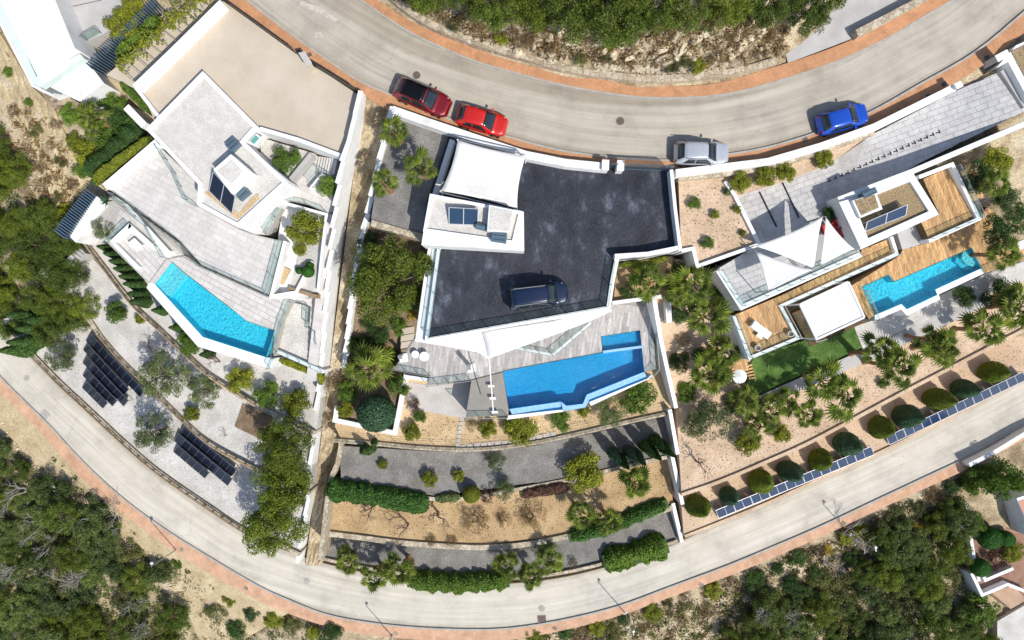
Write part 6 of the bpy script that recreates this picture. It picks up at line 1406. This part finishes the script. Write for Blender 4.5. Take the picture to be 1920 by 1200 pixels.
# ------------------------------------------------------------------ cars
M_tyre = plain('tyre_rubber', (.012, .012, .012), .85); M_rim = plain('alloy_rim', (.45, .46, .47), .3, .8); M_lamp = plain('headlight_glass', (.30, .32, .34), .15); M_tail = plain('tail_light', (.35, .01, .01), .2); M_plate = plain('number_plate', (.7, .7, .68), .5); M_trim = plain('black_trim', (.012, .012, .013), .5)
def paint(name, c, metal=.3, rough=.32): return plain(name, c, rough, metal, .5, .8)
def car(name, label, px, py, z, rz, Lc, Wc, Hc, body, roofmat=None, hood=.245, rear=.12, rails=False, belt=.62, boxy=.0):
    t = thing(name, label, 'car', W(px, py, z + .5) - Vector((0, 0, .5)), rz)
    hl, hw = Lc / 2, Wc / 2; zb = Hc * belt
    xs = np.linspace(-1, 1, 33); V = []; F = []
    prof_n = 15
    def wx(u):                        # half width along the body
        a = abs(u); k = max(0, (a - .55) / .45); return hw * (1 - .02 * a - (.34 if u > 0 else .22) * k ** 2.8)
    def top(u):                       # top of lower body: bonnet falls to the nose, tail to the bumper
        f = 1 - 2 * hood
        if u > f: k = (u - f) / (1 - f); return zb - .07 - .10 * k - .25 * max(0, (k - .82) / .18) ** 2
        if u < -.9: k = (-u - .9) / .1; return zb - .02 - .2 * k * k
        return zb
    for u in xs:
        x = u * hl; w = wx(u); zt = top(u); low_ = .22 + .08 * max(0, (abs(u) - .8) / .2)
        pr = [(0, zt + .035), (.45 * w, zt + .03), (.75 * w, zt + .012), (.90 * w, zt - .03), (.97 * w, zt - .12), (w, zt * .72), (.985 * w, zt * .48), (.95 * w, low_ + .04), (.88 * w, low_)]
        full = [(-y, z_) for y, z_ in pr[::-1]] + pr[1:]
        nn = len(full); V += [(x, y, z_) for y, z_ in full]
    for i in range(len(xs) - 1):
        for j in range(nn - 1): F.append((i * nn + j, i * nn + j + 1, (i + 1) * nn + j + 1, (i + 1) * nn + j)[::-1])
        F.append((i * nn, (i + 1) * nn, (i + 1) * nn + nn - 1, i * nn + nn - 1)[::-1])
    F += [tuple(range(nn)), tuple(range((len(xs) - 1) * nn, len(xs) * nn))[::-1]]
    me = mesh_from('body', V, F, body, True); b = link('body', me, t)
    # cabin
    f0 = hl * (1 - 2 * hood) ; f1 = f0 - .80; r0 = -hl * (1 - rear * .4); r1 = r0 + .38 + .18 * (1 - boxy)
    wb, wr = hw * .93, hw * .72; zr = Hc
    def section(x, zt, w, n=9): return [(x, w * math.sin(a), zt) for a in ()]
    def slab(nm, mat, corners, thick=.012, parent=t, crown=.0, div=6):
        A, B, C_, D = [Vector(c) for c in corners]; V = []; F = []
        for i in range(div + 1):
            for j in range(div + 1):
                u, v = i / div, j / div; p = A.lerp(B, u).lerp(D.lerp(C_, u), v)
                nrm = (B - A).cross(D - A).normalized(); p = p + nrm * crown * (4 * v * (1 - v)); V.append(p)
        for i in range(div):
            for j in range(div):
                a = i * (div + 1) + j; F.append((a, a + div + 1, a + div + 2, a + 1))
        me = mesh_from(nm, V, F, mat, True); o = link(nm, me, parent); m = o.modifiers.new('t', 'SOLIDIFY'); m.thickness = thick; m.offset = 1; return o
    # cabin shell in body colour
    n = 14; V = []; F = []
    rows = [(r0, zb - .05, wb * .84), (r0 + (r1 - r0) * .55, zb + (zr - zb) * .6, wb * .80), (r1, zr - .05, wr * .95), (r1 + .25, zr - .005, wr * 1.02), ((r1 + f1) / 2, zr + .015, wr * 1.03), (f1 - .2, zr - .01, wr * .98), (f1, zr - .06, wr * .94), (f1 + (f0 - f1) * .5, zb + (zr - zb) * .48, wb * .84), (f0, zb - .08, wb * .88)]
    for x, zt, w in rows:
        ring = []
        side_z = zb - .06
        for j in range(n + 1):
            v = j / n * 2 - 1
            if abs(v) > .8: k = (abs(v) - .8) / .2; y = math.copysign(w * .97 + (wb - w * .97) * k, v); zz = zt - .05 + (min(side_z, zt - .05) - (zt - .05)) * k
            else: y = v / .8 * w * .97; zz = zt - .05 * abs(v / .8) ** 4
            ring.append((x, y, zz))
        V += ring
    for i in range(len(rows) - 1):
        for j in range(n): a = i * (n + 1) + j; F.append((a, a + n + 1, a + n + 2, a + 1)[::-1])
    link('cabin', mesh_from('cabin', V, F, body, True), t)
    if roofmat: slab('roof_panel', roofmat, [(r1 + .1, -wr * .93, zr - .012), (f1 - .05, -wr * .90, zr - .03), (f1 - .05, wr * .90, zr - .03), (r1 + .1, wr * .93, zr - .012)], .02, t, .045)
    # glass
    slab('windscreen', M_wglass, [(f0 - .02, -wb * .83, zb - .02), (f0 - .02, wb * .83, zb - .02), (f1 + .03, wr * .88, zr - .075), (f1 + .03, -wr * .88, zr - .075)], .03, t, .05)
    slab('rear_window', M_wglass, [(r0 + .12, wb * .70, zb + .10), (r0 + .12, -wb * .70, zb + .10), (r1 - .03, -wr * .84, zr - .06), (r1 - .03, wr * .84, zr - .06)], .03, t, .05)
    for s in (-1, 1):
        mid = (f1 + r1) / 2
        for xa, xb, xc, xd in ((f0 - .40, mid + .04, mid + .04, f1 - .06), (mid - .04, r0 + .55, r1 + .3, mid - .04)):
            c = [(xa, s * (wb * .985), zb - .01), (xb, s * (wb * .985), zb - .01), (xc, s * (wr * 1.02), zr - .12), (xd, s * (wr * 1.02), zr - .12)]
            slab('side_window', M_wglass, c if s > 0 else c[::-1], .02, t)
        m = link('mirror', unit_box(body), t, (f0 - .42, s * (hw + .06), zb + .02), (0, 0, s * R(-12)), (.15, .22, .14)); bm_ = m.modifiers.new('b', 'BEVEL'); bm_.width = .25; bm_.segments = 2
        link('headlight', unit_box(M_lamp), t, (hl * .865, s * hw * .66, zb - .215), (0, R(24), s * R(-34)), (.34, .15, .09)).modifiers.new('b', 'BEVEL').width = .2
        link('tail_light', unit_box(M_tail), t, (-hl * .93, s * hw * .66, zb - .10), (0, 0, s * R(28)), (.12, .24, .16)).modifiers.new('b', 'BEVEL').width = .2
        if rails: bar('roof_rail', t.location + Vector((r1 + .1, s * wr * .95, zr + .03)), t.location + Vector((f1 - .1, s * wr * .93, zr + .02)), .045, .05, M_grey, t)
        for xw in (-hl * .60, hl * .62):
            w = link('wheel', unit_cyl(M_tyre, 24), t, (xw, s * (hw - .24), .33), (-s * R(90), 0, 0), (.66, .66, .25)); link('rim', unit_cyl(M_rim, 16), w, (0, 0, .96), (0, 0, 0), (.66, .66, .06))
            link('wheel_arch', unit_cyl(M_trim, 24), t, (xw, s * (hw - .20), .35), (-s * R(90), 0, 0), (.80, .80, .195))
    link('number_plate', unit_box(M_plate), t, (hl * .995, 0, .42), (0, 0, 0), (.02, .5, .11)); link('number_plate', unit_box(M_plate), t, (-hl * .99, 0, .6), (0, 0, 0), (.02, .5, .11))
    link('bumper_trim', unit_box(M_trim), t, (hl * .97, 0, .32), (0, 0, 0), (.06, hw * 1.3, .14)); link('wiper', unit_box(M_trim), t, (f0 - .05, .25, zb + .03), (0, R(20), R(75)), (.6, .02, .03))
    return t
car('car', 'dark red SUV with black panoramic roof parked beside the white wall', 793, 184, .0, R(-23), 4.55, 1.86, 1.6, paint('dark_red_paint', (.20, .004, .008)), plain('black_roof', (.004, .004, .005), .3, 0, .25))
car('car', 'bright red hatchback parked in front of the dark red SUV', 904, 227, .0, R(-16), 4.0, 1.78, 1.52, paint('bright_red_paint', (.52, .012, .006), .1), None)
car('car', 'silver SUV parked beside the long white road wall', 1314, 289, .0, R(-1), 4.3, 1.85, 1.62, paint('silver_paint', (.46, .48, .51), .35), None, rails=True)
car('car', 'bright blue hatchback parked on the right part of the upper road', 1578, 224, .0, R(16), 4.05, 1.8, 1.55, paint('bright_blue_paint', (.004, .06, .42), .15), None)
car('car', 'navy blue people carrier parked on the dark roof', 1008, 554, .02, R(7), 4.7, 1.92, 1.8, paint('navy_paint', (.003, .011, .042), .2), None, hood=.18, rear=.04, rails=True, boxy=1.0)
# ------------------------------------------------------------------ ground solar arrays
def array_rows(label, rows, per_z, zlow, zhigh, panel=1.0, nm='solar_array', frame=M_alu, cell=M_panel):
    """rows: list of (start px, end px, depth px vector) along one direction"""
    for (a, b, dv, n, lab) in rows:
        A, B = W(*a, zlow), W(*b, zlow); D, Cc = W(a[0] + dv[0], a[1] + dv[1], zhigh), W(b[0] + dv[0], b[1] + dv[1], zhigh)
        collector(lab, [(a[0], a[1], zlow), (b[0], b[1], zlow), (b[0] + dv[0], b[1] + dv[1], zhigh), (a[0] + dv[0], a[1] + dv[1], zhigh)], n, M_grey, cell, nm, thick=.03, fw=.022)
Z1, Z2 = -12.45, -11.85
array_rows('', [((161,639),(262,744),(10,-12),9,'solar panel row nearest the fence in the left array, longest'), ((156,656),(233,740),(9,-10),7,'second row of the left solar array'), ((155,680),(232,762),(9,-11),7,'third row of the left solar array'), ((155,704),(211,762),(9,-11),5,'fourth row of the left solar array'), ((154,727),(193,766),(9,-11),4,'shortest row of the left solar array, nearest the road')], 0, Z1, Z2)
array_rows('', [((336,812),(435,893),(9,-13),8,'solar panel row nearest the fence in the right array'), ((326,826),(427,911),(9,-13),8,'middle row of the right solar array'), ((325,847),(384,897),(9,-11),5,'shortest row of the right solar array, nearest the road')], 0, Z1, Z2)
def road_panels(a, b, n, lab):
    A = Vector(a); B = Vector(b)
    for i in range(n):
        p = A.lerp(B, i / n); q = A.lerp(B, (i + .97) / n)
        collector(f'blue roadside solar panel pair {lab}, {ORD[i]} from left', [(p.x, p.y, -11.75), (q.x, q.y, -11.75), (q.x - 6, q.y - 15, -11.1), (p.x - 6, p.y - 15, -11.1)], 2, M_alu, M_panelb, 'roadside_solar_panel', thick=.035, fw=.034)['group'] = 'roadside solar panels ' + lab
road_panels((1348,972), (1640,852), 9, 'in the left run')
road_panels((1668,834), (1925,712), 8, 'in the right run')
# ------------------------------------------------------------------ street lamps, covers
def lamp(px, py, z, label, h=4.8):
    t = thing('street_lamp', label, 'street lamp', W(px, py, z), 0, 'street lamps beside the lower road')
    link('base', unit_cyl(M_grey, 10), t, (0, 0, -.3), (0, 0, 0), (.3, .3, .4)); link('pole', unit_cyl(M_grey, 10, .6), t, (0, 0, 0), (0, 0, 0), (.11, .11, h)); link('arm', unit_box(M_grey), t, (0, .12, h), (0, 0, 0), (.06, .35, .06)); link('lamp_head', unit_cyl(M_white, 12, .7), t, (0, .3, h - .08), (0, 0, 0), (.3, .3, .14))
lamp(331, 1030, -15.0, 'street lamp on the lower pavement at left'); lamp(735, 1192, -14.9, 'street lamp at the bottom edge of the lower road'); lamp(1172, 1149, -14.6, 'street lamp beside the lower road right of the hedge'); lamp(1594, 1002, -14.0, 'street lamp on the lower right slope')
def cover(px, py, z, r, label, sq=False, rz=0, mat=None):
    t = thing('manhole_cover', label, 'manhole cover', W(px, py, z)); mat = mat or M_bstone
    if sq: link('lid', unit_box(mat), t, (0, 0, .012), (0, 0, rz), (r * 2, r * 1.6, .03)); link('rim', unit_box(M_kerb), t, (0, 0, .008), (0, 0, rz), (r * 2.2, r * 1.8, .02))
    else: link('lid', unit_cyl(mat, 24), t, (0, 0, 0), (0, 0, 0), (r * 2, r * 2, .02)); link('rim', unit_cyl(M_kerb, 24), t, (0, 0, 0), (0, 0, 0), (r * 2.3, r * 2.3, .014))
M_iron = surf('rusty_iron', (.10, .07, .06), (.17, .125, .10), 6, 18)
cover(781, 141, 0, .3, 'round rusty manhole cover left of the dark red car', mat=M_iron); cover(1163, 227, 0, .32, 'round rusty manhole cover in the middle of the upper road', mat=M_iron); cover(575, 1090, -15, .28, 'round manhole cover in the lower road near the pines', mat=M_kerb); cover(1016, 1141, lz(1016), .28, 'round manhole cover in the lower road near the bottom grate', mat=M_kerb); cover(50, 709, -15, .26, 'round manhole cover at the far left of the lower road', mat=M_kerb); cover(85, 777, -15, .4, 'square inspection lid in the lower road at left', True, R(-45), M_kerb)
cover(1016, 1160, lz(1016), .4, 'dark square drain grate at the kerb of the lower road', True, R(5), M_iron)
for i, (x, y) in enumerate([(222,943),(340,1031),(461,1103),(742,1188),(1040,1178),(1315,1096),(1582,981)]): cover(x, y, lz(x) + .12, .2, 'small square lid in the pale pavement, ' + ORD[i] + ' from left', True, R(-30), M_bstone)
for i, (x, y) in enumerate([(1510,262),(1740,180),(1770,158),(1850,108),(560,97),(580,103)]): cover(x, y, .125, .2, 'small square lid in the terracotta pavement, ' + ['in front of the blue car', 'before the ramp pillar', 'beside the ramp pillar', 'near the garage pillar', 'left of the sandstone pillar', 'right of the sandstone pillar'][i], True, R(25), M_iron)
